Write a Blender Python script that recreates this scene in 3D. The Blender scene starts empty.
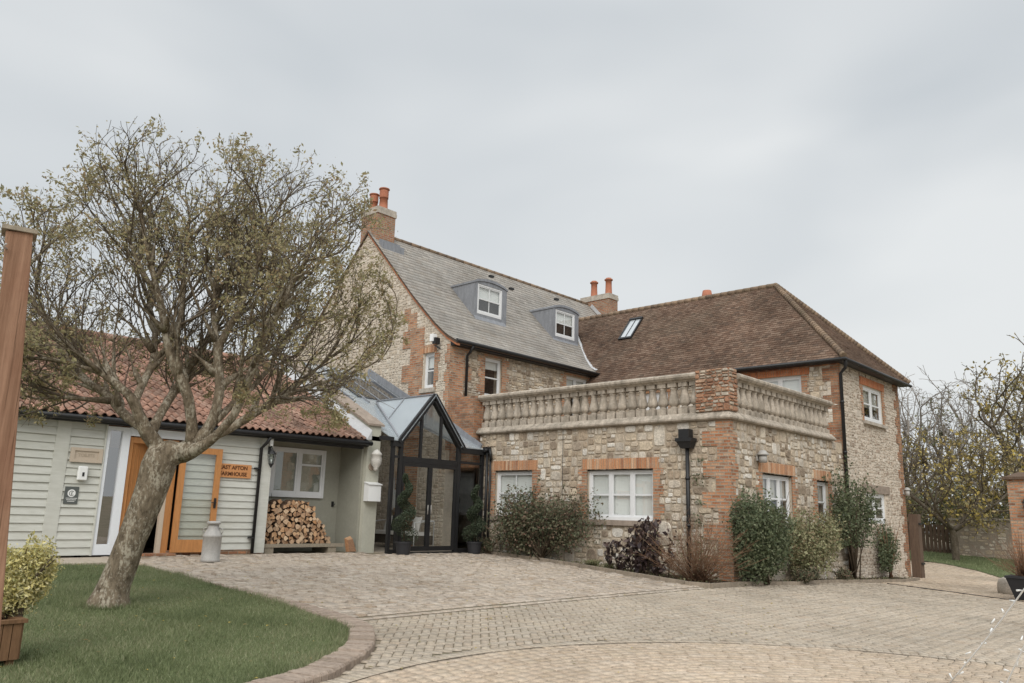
import bpy, bmesh, math, random
import numpy as np
from mathutils import Vector, Matrix
random.seed(7); R = np.random.RandomState(11)
SC = bpy.context.scene; COL = SC.collection
rad = math.radians

# ------------------------------------------------------------------ camera
cam = bpy.data.cameras.new('camera'); co = bpy.data.objects.new('camera', cam); COL.objects.link(co)
cam.sensor_width = 36; cam.lens = 36*800/1024; cam.clip_end = 2000; cam.clip_start = .05
Mx = ((0.7363, -0.1215, -0.6656), (0.676, 0.1731, 0.7163), (0.0282, -0.9774, 0.2096))   # rows: world axes in camera (right, down, forward)
co.matrix_world = Matrix([[r[0], -r[1], -r[2], 0] for r in Mx] + [[0, 0, 0, 1]])
co.location = (0, 0, 1.1)
SC.camera = co
# ------------------------------------------------------------------ world: overcast sky
w = bpy.data.worlds.new('World'); SC.world = w; w.use_nodes = True
nt = w.node_tree; N = nt.nodes; N.clear(); K = nt.links
SUN_EL, SUN_AZ = rad(38), rad(150)
sky = N.new('ShaderNodeTexSky'); sky.sky_type = 'NISHITA'; sky.sun_disc = False
sky.sun_elevation = SUN_EL; sky.sun_rotation = SUN_AZ; sky.dust_density = 4; sky.air_density = 1.5
skb = N.new('ShaderNodeMixRGB'); skb.blend_type = 'MULTIPLY'; skb.inputs[0].default_value = 1
K.new(sky.outputs[0], skb.inputs[1]); skb.inputs[2].default_value = (.085, .085, .085, 1)
tc = N.new('ShaderNodeTexCoord'); sx = N.new('ShaderNodeSeparateXYZ'); K.new(tc.outputs['Generated'], sx.inputs[0])
mp = N.new('ShaderNodeMapping'); mp.inputs['Scale'].default_value = (1, 1, 2.6); K.new(tc.outputs['Generated'], mp.inputs[0])
nz = N.new('ShaderNodeTexNoise'); nz.inputs['Scale'].default_value = 1.7; nz.inputs['Detail'].default_value = 3; nz.inputs['Roughness'].default_value = .4; nz.inputs['Distortion'].default_value = .4
K.new(mp.outputs[0], nz.inputs[0])
cr = N.new('ShaderNodeValToRGB'); K.new(nz.outputs[0], cr.inputs[0])
cr.color_ramp.elements[0].position = .36; cr.color_ramp.elements[0].color = (.405, .43, .45, 1)
cr.color_ramp.elements[1].position = .66; cr.color_ramp.elements[1].color = (.545, .558, .562, 1)
zr = N.new('ShaderNodeValToRGB'); K.new(sx.outputs[2], zr.inputs[0])       # overcast cloud is brightest overhead
e = zr.color_ramp.elements; e[0].position = 0; e[0].color = (1, 1, 1, 1); e[1].position = .62; e[1].color = (1, 1, 1, 1)
a = e.new(.95); a.color = (1.0, 1.0, 1.0, 1)
zm = N.new('ShaderNodeMath'); zm.operation = 'MULTIPLY_ADD'; K.new(sx.outputs[2], zm.inputs[0]); zm.inputs[1].default_value = 1; zm.inputs[2].default_value = 0
rg = N.new('ShaderNodeMapRange'); rg.interpolation_type = 'SMOOTHSTEP'; K.new(sx.outputs[2], rg.inputs[0])
rg.inputs[1].default_value = .55; rg.inputs[2].default_value = .95; rg.inputs[3].default_value = 1; rg.inputs[4].default_value = 2.5
cm = N.new('ShaderNodeVectorMath'); cm.operation = 'SCALE'; K.new(cr.outputs[0], cm.inputs[0]); K.new(rg.outputs[0], cm.inputs['Scale'])
mx = N.new('ShaderNodeMixRGB'); mx.inputs[0].default_value = .93; K.new(skb.outputs[0], mx.inputs[1]); K.new(cm.outputs[0], mx.inputs[2])
sc10 = N.new('ShaderNodeVectorMath'); sc10.operation = 'SCALE'; sc10.inputs['Scale'].default_value = 10; K.new(mx.outputs[0], sc10.inputs[0])
bg = N.new('ShaderNodeBackground'); bg.inputs[1].default_value = .1; K.new(sc10.outputs[0], bg.inputs[0])
wo = N.new('ShaderNodeOutputWorld'); K.new(bg.outputs[0], wo.inputs[0])
sl = bpy.data.lights.new('sun', 'SUN'); sl.energy = 1.3; sl.angle = rad(40); sl.color = (1, .965, .92)
so = bpy.data.objects.new('sun', sl); COL.objects.link(so)
sd = Vector((math.cos(SUN_EL)*.62, -math.cos(SUN_EL)*.785, math.sin(SUN_EL)))
so.rotation_euler = sd.to_track_quat('Z', 'Y').to_euler(); so.location = (5, -8, 20)
sky.sun_rotation = math.atan2(sd.x, sd.y)
SC.view_settings.view_transform = 'Standard'; SC.view_settings.look = 'None'; SC.view_settings.exposure = 0.58; SC.view_settings.gamma = 1
SC.render.engine = 'CYCLES'; SC.cycles.max_bounces = 8; SC.cycles.transparent_max_bounces = 12

# ------------------------------------------------------------------ terrain
def sp(t, k): return k*np.log1p(np.exp(np.clip(np.asarray(t, float)/k, -40, 40)))
def hz(x, y):
    return -(0.034*(sp(np.asarray(x)+16.5, .8)-sp(np.asarray(x)-2.6, 2))) - 0.028*sp(np.asarray(y)-16, 1.2)+0.075*sp(np.asarray(y)-31, 1)-.047*sp(np.asarray(y)-45, 3)
def gz(x, y): return float(hz(x, y))

# ------------------------------------------------------------------ materials
MATS = {}
class NB:
    def __init__(s, name):
        s.m = bpy.data.materials.new(name); s.m.use_nodes = True; s.t = s.m.node_tree; s.t.nodes.clear()
        s.out = s.n('OutputMaterial'); s.b = s.n('BsdfPrincipled'); s.l(s.b.outputs[0], s.out.inputs[0]); MATS[name] = s.m
    def n(s, t, **k):
        x = s.t.nodes.new('ShaderNode'+t)
        for a, v in k.items(): setattr(x, a, v)
        return x
    def l(s, a, b): s.t.links.new(a, b)
    def val(s, sock, v):
        if hasattr(v, 'node'): s.l(v, sock)
        elif v is not None: sock.default_value = v if not isinstance(v, tuple) or len(v) != 3 or sock.type == 'VECTOR' else v+(1,)
    def uv(s, sc=(1, 1, 1), rot=0):
        t = s.n('UVMap'); m = s.n('Mapping'); m.inputs['Scale'].default_value = sc; m.inputs['Rotation'].default_value = (0, 0, rot)
        s.l(t.outputs[0], m.inputs[0]); return m.outputs[0]
    def pos(s):
        return s.n('NewGeometry').outputs['Position']
    def noise(s, vec, scale, detail=3, rough=.55, out=0):
        x = s.n('TexNoise'); s.l(vec, x.inputs[0]); x.inputs['Scale'].default_value = scale; x.inputs['Detail'].default_value = detail; x.inputs['Roughness'].default_value = rough
        return x.outputs[out]
    def ramp(s, f, els, interp='LINEAR'):
        x = s.n('ValToRGB'); s.l(f, x.inputs[0]); cr = x.color_ramp; cr.interpolation = interp
        while len(cr.elements) < len(els): cr.elements.new(.5)
        for e, (p, c) in zip(cr.elements, els): e.position = p; e.color = (c if isinstance(c, tuple) else (c, c, c))+(1,)
        return x.outputs[0]
    def mix(s, f, a, b, mode='MIX'):
        x = s.n('MixRGB', blend_type=mode); s.val(x.inputs[0], f); s.val(x.inputs[1], a); s.val(x.inputs[2], b); return x.outputs[0]
    def math(s, op, a, b=0, c=0):
        x = s.n('Math', operation=op); s.val(x.inputs[0], a); s.val(x.inputs[1], b); s.val(x.inputs[2], c); return x.outputs[0]
    def bump(s, h, strength=.5, dist=.02, nrm=None):
        x = s.n('Bump'); x.inputs['Strength'].default_value = strength; x.inputs['Distance'].default_value = dist; s.l(h, x.inputs['Height'])
        if nrm is not None: s.l(nrm, x.inputs['Normal'])
        s.l(x.outputs[0], s.b.inputs['Normal']); return x.outputs[0]
    def attr(s, n='v'): return s.n('Attribute', attribute_name=n).outputs['Fac']
    def done(s, col=None, rough=.8, spec=.3, metal=0):
        if col is not None: s.val(s.b.inputs['Base Color'], col)
        s.val(s.b.inputs['Roughness'], rough); s.b.inputs['Specular IOR Level'].default_value = spec; s.b.inputs['Metallic'].default_value = metal
        return s.m

def plain(name, col, rough=.6, spec=.3, metal=0, var=.25, sc=6, bump=.0, stretch=(1, 1, 1)):
    b = NB(name); p = b.pos()
    mpn = b.n('Mapping'); mpn.inputs['Scale'].default_value = stretch; b.l(p, mpn.inputs[0]); p = mpn.outputs[0]
    n = b.noise(p, sc, 5, .65); n2 = b.noise(p, sc*7, 3)
    f = b.mix(.4, n, n2)
    c = b.mix(b.ramp(f, [(.3, 0.), (.7, 1.)]), tuple(x*(1-var) for x in col), tuple(min(1, x*(1+var*.7)) for x in col))
    if bump: b.bump(f, bump, .01)
    return b.done(c, rough, spec, metal)

def stone(name, scale, pal, mortar, edge=(.03, .10), bumps=.9, cheb=True, dist=.25, asp=1.45, stain=.35, rnd=.85, patch=None):
    b = NB(name); uv = b.uv()
    dn = b.n('TexNoise'); b.l(uv, dn.inputs[0]); dn.inputs['Scale'].default_value = 3.2; dn.inputs['Detail'].default_value = 3
    vm = b.n('VectorMath', operation='SUBTRACT'); b.l(dn.outputs['Color'], vm.inputs[0]); vm.inputs[1].default_value = (.5, .5, .5)
    vs = b.n('VectorMath', operation='SCALE'); b.l(vm.outputs[0], vs.inputs[0]); vs.inputs['Scale'].default_value = dist
    va = b.n('VectorMath', operation='ADD'); b.l(uv, va.inputs[0]); b.l(vs.outputs[0], va.inputs[1])
    mpn = b.n('Mapping'); mpn.inputs['Scale'].default_value = (scale, scale*asp, 1); b.l(va.outputs[0], mpn.inputs[0])
    def vor(feat):
        v = b.n('TexVoronoi', voronoi_dimensions='2D', feature=feat); v.distance = 'CHEBYCHEV' if cheb else 'EUCLIDEAN'
        b.l(mpn.outputs[0], v.inputs['Vector']); v.inputs['Scale'].default_value = 1; v.inputs['Randomness'].default_value = rnd; return v
    v1 = vor('F1'); v2 = vor('F2')
    ed = b.math('SUBTRACT', v2.outputs['Distance'], v1.outputs['Distance'])
    m = b.n('MapRange', interpolation_type='SMOOTHSTEP'); b.l(ed, m.inputs[0]); m.inputs[1].default_value = edge[0]; m.inputs[2].default_value = edge[1]
    en = b.noise(uv, 14, 4)
    rgb = b.n('SeparateColor'); b.l(v1.outputs['Color'], rgb.inputs[0])
    col = b.ramp(rgb.outputs[0], [(i/len(pal), c) for i, c in enumerate(pal)], 'CONSTANT')
    k = b.mix(1, col, b.ramp(rgb.outputs[1], [(0, .72), (1, 1.2)]), 'MULTIPLY')
    fine = b.noise(uv, 22, 6, .7)
    k = b.mix(.75, k, b.mix(1, k, b.ramp(fine, [(.25, .55), (.75, 1.45)]), 'MULTIPLY'))
    big = b.noise(uv, 1.1, 5, .65)
    mor = b.mix(b.ramp(en, [(.3, 0.), (.7, 1.)]), tuple(x*.55 for x in mortar), mortar)
    mm = b.math('MULTIPLY', m.outputs[0], b.ramp(b.noise(uv, 2.3, 4, .6), [(.22, .35), (.45, 1.)]))
    c = b.mix(mm, mor, k)
    c = b.mix(b.ramp(big, [(.42, 0.), (.72, stain)]), c, (.16, .13, .095))
    if patch: c = b.mix(b.ramp(b.noise(uv, .9, 4, .6), patch[1]), c, b.mix(.5, patch[0], b.mix(1, patch[0], fine, 'MULTIPLY')))
    h = b.math('MULTIPLY_ADD', fine, .35, b.math('MULTIPLY_ADD', rgb.outputs[2], .35, m.outputs[0]))
    b.bump(h, bumps, .03)
    return b.done(c, .92, .15)

def brick(name, cols, mortar, bw=.225, bh=.075, rot=False, stain=.3, stonef=0, mort=.011, soot=(.10, .08, .06)):
    b = NB(name); uv = b.uv(rot=rad(90) if rot else 0)
    dn = b.noise(uv, 9, 3, out=1)
    off = b.n('VectorMath', operation='SCALE'); b.l(dn, off.inputs[0]); off.inputs['Scale'].default_value = .012
    va = b.n('VectorMath', operation='ADD'); b.l(uv, va.inputs[0]); b.l(off.outputs[0], va.inputs[1])
    t = b.n('TexBrick'); b.l(va.outputs[0], t.inputs['Vector']); t.inputs['Scale'].default_value = 1
    t.inputs['Brick Width'].default_value = bw; t.inputs['Row Height'].default_value = bh; t.inputs['Mortar Size'].default_value = mort; t.inputs['Mortar Smooth'].default_value = .25
    t.inputs['Color1'].default_value = (0, 0, 0, 1); t.inputs['Color2'].default_value = (1, 1, 1, 1); t.inputs['Mortar'].default_value = (.5, .5, .5, 1)
    t.offset = 0 if rot else .5
    rgb = b.n('SeparateColor'); b.l(t.outputs['Color'], rgb.inputs[0])
    c = b.ramp(rgb.outputs[0], [(i/(len(cols)-1), q) for i, q in enumerate(cols)])
    fine = b.noise(uv, 30, 5, .7)
    c = b.mix(1, c, b.ramp(fine, [(.25, .6), (.75, 1.4)]), 'MULTIPLY')
    mor = b.mix(fine, tuple(x*.6 for x in mortar), mortar)
    f = b.math('MULTIPLY', t.outputs['Fac'], 1)
    c = b.mix(f, c, mor)
    big = b.noise(uv, 1.7, 5, .7)
    c = b.mix(b.ramp(big, [(.45, 0.), (.75, stain)]), c, soot)
    big2 = b.noise(uv, 4.5, 5, .7)
    c = b.mix(b.ramp(big2, [(.52, 0.), (.7, .45+stonef)]), c, b.mix(fine, (.3, .25, .19), (.5, .44, .35)))
    h = b.math('MULTIPLY_ADD', fine, .35, b.math('SUBTRACT', 1, t.outputs['Fac']))
    b.bump(h, .8, .012)
    return b.done(c, .9, .15)

CREAM = [(.56, .475, .37), (.50, .41, .305), (.63, .57, .48), (.43, .345, .255), (.58, .51, .42), (.30, .24, .18), (.60, .505, .38), (.52, .465, .39), (.69, .65, .58), (.38, .315, .245), (.61, .54, .44), (.53, .455, .36)]
plain('mortar_cream', (.43, .365, .285), .95, .1, var=.3, sc=5, bump=.6); plain('mortar_pale', (.58, .515, .43), .95, .1, var=.25, sc=5, bump=.6); plain('mortar_grey', (0.333, 0.280, 0.228), .95, .1, var=.35, sc=5, bump=.6)
def stonem(name, cols, stain=.5):
    b = NB(name); p = b.pos(); c = b.ramp(b.attr(), [(i/(len(cols)-1), q) for i, q in enumerate(cols)], 'CONSTANT'); f = b.noise(p, 26, 6, .75); g = b.noise(p, 7, 5, .7); h = b.noise(p, 1.1, 5, .65)
    c = b.mix(1, c, b.ramp(f, [(.28, .6), (.72, 1.38)]), 'MULTIPLY'); c = b.mix(1, c, b.ramp(g, [(.3, .72), (.7, 1.22)]), 'MULTIPLY')
    c = b.mix(b.ramp(g, [(.55, 0.), (.72, .55)]), c, (0.505, 0.425, 0.346)); c = b.mix(b.ramp(h, [(.45, 0.), (.75, stain)]), c, (0.172, 0.135, 0.104))
    b.bump(b.math('MULTIPLY_ADD', g, 1.2, f), .9, .018); b.done(c, .93, .12)
stonem('facade_stones', CREAM, .55); stonem('garden_stones', CREAM[:6], .7)
stonem('gable_stones', [(.60, .53, .44), (.56, .49, .40), (.50, .43, .34), (.64, .58, .49), (.58, .52, .43), (.44, .37, .29)], .2)
stonem('flint_stones', [(.55, .48, .40), (.46, .385, .31), (.62, .555, .475), (.50, .425, .345), (.59, .52, .44), (.36, .29, .23), (.56, .485, .40)], .3)
OR = [(.27, .115, .06), (.46, .205, .105), (.52, .265, .145), (.40, .165, .085), (.55, .33, .205), (.22, .11, .07)]
brick('quoin_brick', OR, (.44, .37, .285), stain=.5, stonef=.22, mort=.014)
brick('old_brick', [(.25, .11, .065), (.36, .165, .09), (.44, .22, .12), (.20, .10, .06)], (.33, .27, .2), stain=.7, stonef=.2)
brick('pier_brick', [(.30, .12, .065), (.40, .18, .10), (.34, .2, .13), (.24, .12, .08)], (.36, .31, .24), stain=.85, stonef=.55, mort=.016)
brick('arch_brick', [(.38, .17, .085), (.54, .285, .155), (.46, .22, .11), (.60, .40, .26), (.32, .14, .075)], (.40, .32, .24), bw=.45, bh=.078, rot=True, stain=.15, mort=.007)
brick('arch_orange', [(.44, .15, .07), (.54, .21, .10), (.48, .18, .08), (.38, .13, .065)], (.38, .28, .2), bw=.45, bh=.078, rot=True, stain=.1, mort=.006)
plain('coping_stone', (.45, .405, .345), .92, .15, var=.5, sc=3.5, bump=.6)
b = NB('balustrade_stone'); p = b.pos(); g = b.noise(p, 2.6, 6, .7); f = b.noise(p, 17, 5, .7); mm_ = b.n('Mapping'); mm_.inputs['Scale'].default_value = (5, 5, .9); b.l(p, mm_.inputs[0]); st = b.noise(mm_.outputs[0], 2, 4, .6)
c = b.mix(b.ramp(f, [(.3, 0.), (.7, 1.)]), (.36, .31, .25), (.55, .485, .405)); c = b.mix(b.ramp(g, [(.44, 0.), (.62, .75)]), c, (.24, .21, .17)); c = b.mix(b.ramp(st, [(.49, 0.), (.65, .65)]), c, (.20, .175, .145)); b.bump(f, .7, .015); b.done(c, .93, .12)
plain('sill_stone', (.30, .245, .20), .9, .15, var=.4, sc=5, bump=.5)
plain('white_paint', (.70, .71, .715), .42, .4, var=.06, sc=4)
plain('white_door', (.74, .77, .80), .42, .4, var=.05, sc=4)
plain('lead', (.235, .245, .265), .55, .4, var=.35, sc=3, stretch=(3, 3, .6), bump=.15)
plain('white_flashing', (.46, .465, .47), .7, .3, var=.2, sc=4)
plain('black_iron', (.018, .018, .019), .45, .4, var=.4, sc=8)
plain('charcoal_frame', (.018, .018, .019), .5, .35, var=.3, sc=3)
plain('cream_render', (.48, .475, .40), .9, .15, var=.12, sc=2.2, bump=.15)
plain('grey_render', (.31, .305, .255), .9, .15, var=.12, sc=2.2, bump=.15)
plain('terracotta', (.40, .16, .095), .75, .25, var=.25, sc=9)
plain('galvanised', (.43, .415, .39), .62, .4, metal=.2, var=.3, sc=9, stretch=(1, 1, .5))
plain('orange_wood', (.49, .225, .08), .5, .3, var=.32, sc=5, stretch=(6, 6, .5))
plain('planter_wood', (.17, .095, .05), .8, .2, var=.4, sc=6, stretch=(6, 6, .6), bump=.3)
plain('grey_wood', (.30, .26, .20), .85, .2, var=.35, sc=6, stretch=(1, 5, 5), bump=.3)
plain('gate_wood', (.13, .09, .065), .85, .2, var=.4, sc=5, stretch=(6, 6, .5), bump=.3)
plain('dark_room', (.05, .042, .035), .9, .1, var=.3, sc=2)
plain('blind', (.80, .79, .76), .85, .2, var=.06, sc=2, stretch=(14, 14, .3))
plain('curtain', (.55, .52, .47), .9, .1, var=.4, sc=1.5, stretch=(14, 14, .3))
plain('black_plastic', (.03, .03, .033), .6, .3, var=.2, sc=5)
plain('plaque_grey', (.10, .11, .105), .5, .4, var=.08, sc=5)
plain('plastic_white', (.80, .81, .80), .3, .5, var=.03, sc=5)
plain('cushion_white', (.70, .68, .65), .9, .1, var=.08, sc=5)
plain('cushion_dark', (.06, .065, .065), .9, .1, var=.15, sc=5)
plain('wicker', (.10, .085, .07), .8, .2, var=.3, sc=30)
plain('slab', (.42, .36, .29), .9, .15, var=.2, sc=1.5, bump=.2)
plain('kerb_stone', (.30, .25, .195), .9, .15, var=.4, sc=4, bump=.5)
plain('soil', (.075, .055, .038), .95, .1, var=.5, sc=9, bump=.8)
plain('brown_stem', (.20, .12, .075), .85, .15, var=.35, sc=12)
plain('dark_stem', (.085, .065, .045), .9, .15, var=.3, sc=12)
plain('wood_floor', (.3, .26, .21), .8, .2, var=.2, sc=2)
plain('sign_wood', (.58, .27, .11), .55, .3, var=.15, sc=6, stretch=(1, 6, 6))
plain('sign_pale', (.52, .44, .35), .7, .2, var=.12, sc=6, stretch=(1, 6, 6))
plain('letter_dark', (.10, .04, .018), .7, .2, var=.1)
plain('letter_pale', (.42, .35, .27), .7, .2, var=.1)
plain('rope_white', (.75, .75, .73), .6, .2, var=.05)
plain('white_ceramic', (.55, .53, .49), .6, .3, var=.35, sc=20)

def vary(name, cols, rough=.85, spec=.15, big=.25, sc=.8, bump=.0, fsc=20, fine=.5, stain=0):
    b = NB(name); v = b.attr(); p = b.pos()
    c = b.ramp(v, [(i/(len(cols)-1), q) for i, q in enumerate(cols)])
    if fine: c = b.mix(1, c, b.ramp(b.noise(p, fsc, 4, .65), [(.25, 1-fine*.6), (.75, 1+fine*.6)]), 'MULTIPLY')
    if big: c = b.mix(1, c, b.ramp(b.noise(p, sc, 4, .6), [(.3, 1-big), (.7, 1+big)]), 'MULTIPLY')
    if stain: c = b.mix(b.ramp(b.noise(p, .55, 6, .7), [(.5, 0.), (.7, stain)]), c, (.17, .145, .11)); c = b.mix(b.ramp(b.noise(p, 2.7, 6, .75), [(.56, 0.), (.72, stain*.8)]), c, (.20, .18, .125))
    if bump: b.bump(b.noise(p, fsc, 5, .7), bump, .01)
    return b, b.done(c, rough, spec)
vary('slate', [(.26, .24, .215), (.33, .305, .275), (.295, .28, .255), (.36, .335, .30), (.29, .26, .225)], .75, .25, big=.18, sc=.5, bump=.2, stain=.3)
vary('clay_tile', [(.12, .078, .058), (.18, .118, .085), (.215, .155, .118), (.15, .098, .072), (.11, .08, .063)], .9, .15, big=.3, sc=.6, bump=.4, stain=.35)
b, _ = vary('pantile', [(.215, .125, .092), (.31, .18, .13), (.27, .165, .125), (.185, .12, .092), (.35, .23, .175)], .85, .2, big=.4, sc=1.2, bump=.4)
vary('ridge_tile', [(.19, .145, .10), (.25, .18, .125), (.16, .12, .09)], .9, .15, bump=.4)
vary('paver', [(0.371, 0.310, 0.242), (0.412, 0.350, 0.274), (0.391, 0.330, 0.260), (0.422, 0.364, 0.293), (0.376, 0.305, 0.233)], .85, .2, big=.14, sc=.45, bump=.5, fsc=35, stain=.38)
vary('paver_warm', [(0.412, 0.325, 0.242), (0.464, 0.374, 0.284), (0.433, 0.350, 0.260), (0.479, 0.394, 0.307), (0.386, 0.305, 0.223)], .85, .2, big=.16, sc=.45, bump=.5, fsc=35, stain=.38)
vary('paver_pale', [(0.360, 0.295, 0.233), (0.443, 0.374, 0.302), (0.402, 0.335, 0.270), (0.474, 0.409, 0.339), (0.340, 0.266, 0.195)], .8, .25, big=.2, sc=.55, bump=.6, fsc=30, stain=.38)
vary('kerb_brick', [(.26, .205, .16), (.35, .28, .225), (.30, .24, .195)], .9, .15, big=.15, bump=.5)
vary('log_end', [(.44, .24, .12), (.60, .40, .24), (.34, .18, .095), (.66, .49, .33), (.26, .15, .09), (.52, .33, .19)], .85, .1, big=0, fine=.5, fsc=25)
vary('log_bark', [(.12, .08, .055), (.2, .14, .1)], .95, .1, big=0, bump=.6)
def leafm(name, cols, trans=.25, rough=.6):
    b, m = vary(name, cols, rough, .25, big=0, fine=0)
    tr = b.n('BsdfTranslucent'); src = b.b.inputs['Base Color'].links[0].from_socket; b.l(src, tr.inputs[0])
    mx = b.n('MixShader'); mx.inputs[0].default_value = trans; b.l(b.b.outputs[0], mx.inputs[1]); b.l(tr.outputs[0], mx.inputs[2]); b.l(mx.outputs[0], b.out.inputs[0]); return m
leafm('leaf_olive', [(.20, .19, .10), (.32, .295, .155), (.42, .375, .20), (.25, .22, .125), (.52, .45, .26), (.33, .235, .135)], .5)
leafm('leaf_yellow', [(.38, .30, .10), (.48, .37, .10), (.28, .25, .12), (.22, .19, .11), (.38, .28, .12)])
leafm('leaf_green', [(.06, .08, .042), (.095, .12, .062), (.135, .16, .085), (.20, .215, .13), (.075, .095, .052)])
leafm('leaf_greyred', [(.06, .075, .045), (.105, .12, .07), (.17, .165, .10), (.13, .145, .085), (.21, .16, .11), (.19, .11, .08)])
leafm('leaf_variegated', [(.14, .165, .085), (.27, .27, .14), (.42, .40, .25), (.20, .19, .10), (.30, .22, .14)])
leafm('leaf_cream', [(.42, .38, .13), (.62, .54, .22), (.70, .63, .33), (.30, .30, .12), (.74, .67, .42)])
leafm('leaf_purple', [(.022, .015, .016), (.04, .026, .026), (.075, .05, .045), (.11, .075, .065)], .1, .4)
leafm('leaf_box', [(.03, .042, .025), (.052, .068, .04), (.078, .098, .058)], .1)
leafm('leaf_strap', [(.09, .12, .05), (.18, .19, .09), (.28, .26, .15), (.2, .15, .09)])
leafm('grass_blade', [(.115, .138, .066), (.17, .202, .096), (.215, .245, .122), (.33, .335, .205), (.26, .24, .145)], .3)
# lawn base
b = NB('lawn_turf'); p = b.pos(); n = b.noise(p, 1.2, 5, .6); n2 = b.noise(p, 28, 4)
c = b.mix(b.ramp(b.mix(.5, n, n2), [(.35, 0.), (.65, 1.)]), (.075, .095, .042), (.145, .17, .08)); b.bump(n2, .8, .03); b.done(c, .9, .1)
b = NB('ground_earth'); p = b.pos(); n = b.noise(p, .8, 5, .6); n2 = b.noise(p, 18, 5, .7)
c = b.mix(b.ramp(n2, [(.3, 0.), (.7, 1.)]), (.21, .175, .125), (.31, .26, .195)); c = b.mix(b.ramp(n, [(.45, 0.), (.7, .6)]), c, (.09, .10, .045)); b.bump(n2, .4, .01); b.done(c, .95, .1)
# bark
def bark(name, c1, c2, c3, sc=14):
    b = NB(name); p = b.pos(); m = b.n('Mapping'); m.inputs['Scale'].default_value = (1, 1, .55); b.l(p, m.inputs[0]); p = m.outputs[0]
    n = b.noise(p, sc, 6, .7); n2 = b.noise(p, sc*.35, 4, .6); n3 = b.noise(p, sc*2.2, 4, .6)
    c = b.mix(b.ramp(n, [(.3, 0.), (.62, 1.)]), c1, c2); c = b.mix(b.ramp(b.mix(.5, n2, n3), [(.5, 0.), (.58, .8)]), c, c3)
    b.bump(n, .9, .03); b.done(c, .95, .1)
bark('tree_bark', (.075, .058, .04), (.235, .19, .135), (.43, .39, .31), 17)
bark('dark_bark', (.075, .06, .045), (.14, .115, .085), (.19, .165, .13))
bark('grey_twig', (.16, .14, .12), (.27, .24, .21), (.33, .30, .27))
bark('twig_bark', (.08, .062, .045), (.15, .12, .088), (.20, .175, .14))
# weatherboard paint, pergola post
b = NB('weatherboard'); p = b.pos(); m = b.n('Mapping'); m.inputs['Scale'].default_value = (1, 1, 6); b.l(p, m.inputs[0]); n = b.noise(m.outputs[0], 3, 5, .65); n2 = b.noise(p, 1.1, 4)
c = b.mix(b.ramp(n, [(.3, 0.), (.7, 1.)]), (.50, .505, .455), (.60, .605, .56)); c = b.mix(b.ramp(n2, [(.5, 0.), (.8, .4)]), c, (.38, .37, .30)); b.bump(n, .1, .005); b.done(c, .6, .3)
b = NB('post_wood'); p = b.pos(); m = b.n('Mapping'); m.inputs['Scale'].default_value = (24, 24, 1.3); b.l(p, m.inputs[0]); n = b.noise(m.outputs[0], 3, 6, .65); n2 = b.noise(p, 3.5, 4, .6)
wv = b.n('TexWave', wave_type='BANDS', bands_direction='X'); b.l(m.outputs[0], wv.inputs[0]); wv.inputs['Scale'].default_value = .55; wv.inputs['Distortion'].default_value = 5; wv.inputs['Detail'].default_value = 3
c = b.mix(b.ramp(b.mix(.25, n, wv.outputs['Fac']), [(.25, 0.), (.75, 1.)]), (.19, .105, .065), (.34, .205, .135)); c = b.mix(b.ramp(n2, [(.45, 0.), (.75, .6)]), c, (.19, .09, .055)); m2 = b.n('Mapping'); m2.inputs['Scale'].default_value = (60, 60, 1.1); b.l(p, m2.inputs[0]); ck = b.noise(m2.outputs[0], 1, 5, .6); c = b.mix(b.ramp(ck, [(.60, 0.), (.66, .75)]), c, (.07, .035, .02))
m3 = b.n('Mapping'); m3.inputs['Scale'].default_value = (6, 6, 2.2); b.l(p, m3.inputs[0]); vk = b.n('TexVoronoi'); b.l(m3.outputs[0], vk.inputs[0]); vk.inputs['Scale'].default_value = 1; c = b.mix(b.ramp(vk.outputs['Distance'], [(.10, .8), (.17, 0.)]), c, (.10, .045, .025)); b.bump(b.math('SUBTRACT', n, ck), .6, .01); b.done(c, .85, .15)
# glass
def glass(name, tint=(.9, .93, .93), base=.12, rough=.0):
    b = NB(name); b.t.nodes.remove(b.b)
    g = b.n('BsdfGlossy'); g.inputs['Roughness'].default_value = rough; g.inputs[0].default_value = (1, 1, 1, 1)
    t = b.n('BsdfTransparent'); t.inputs[0].default_value = tint+(1,); lw = b.n('LayerWeight'); lw.inputs[0].default_value = .5
    f = b.math('ADD', b.math('MULTIPLY_ADD', b.math('POWER', lw.outputs['Facing'], 5), .9, .045), base)
    m = b.n('MixShader'); b.l(f, m.inputs[0]); b.l(t.outputs[0], m.inputs[1]); b.l(g.outputs[0], m.inputs[2]); b.l(m.outputs[0], b.out.inputs[0])
glass('window_glass', base=.10); glass('porch_glass', (.95, .96, .95), base=.015); glass('door_glass', (.95, .96, .95), base=.02); glass('side_glass', (.9, .9, .9), base=.3)
b = NB('roof_glass'); p = b.pos(); n = b.noise(p, 1.5, 4); b.done(b.mix(n, (.44, .50, .54), (.54, .59, .62)), .12, .9); tr_ = b.n('BsdfTransparent'); ms = b.n('MixShader'); ms.inputs[0].default_value = .48; b.l(b.b.outputs[0], ms.inputs[1]); b.l(tr_.outputs[0], ms.inputs[2]); b.l(ms.outputs[0], b.out.inputs[0])  # pale blue base paints the sky's reflection into the glass colour
b = NB('sky_pane'); b.done((.42, .45, .47), .08, .9)
b = NB('dark_glass'); b.done((.03, .035, .04), .05, .8)

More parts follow.
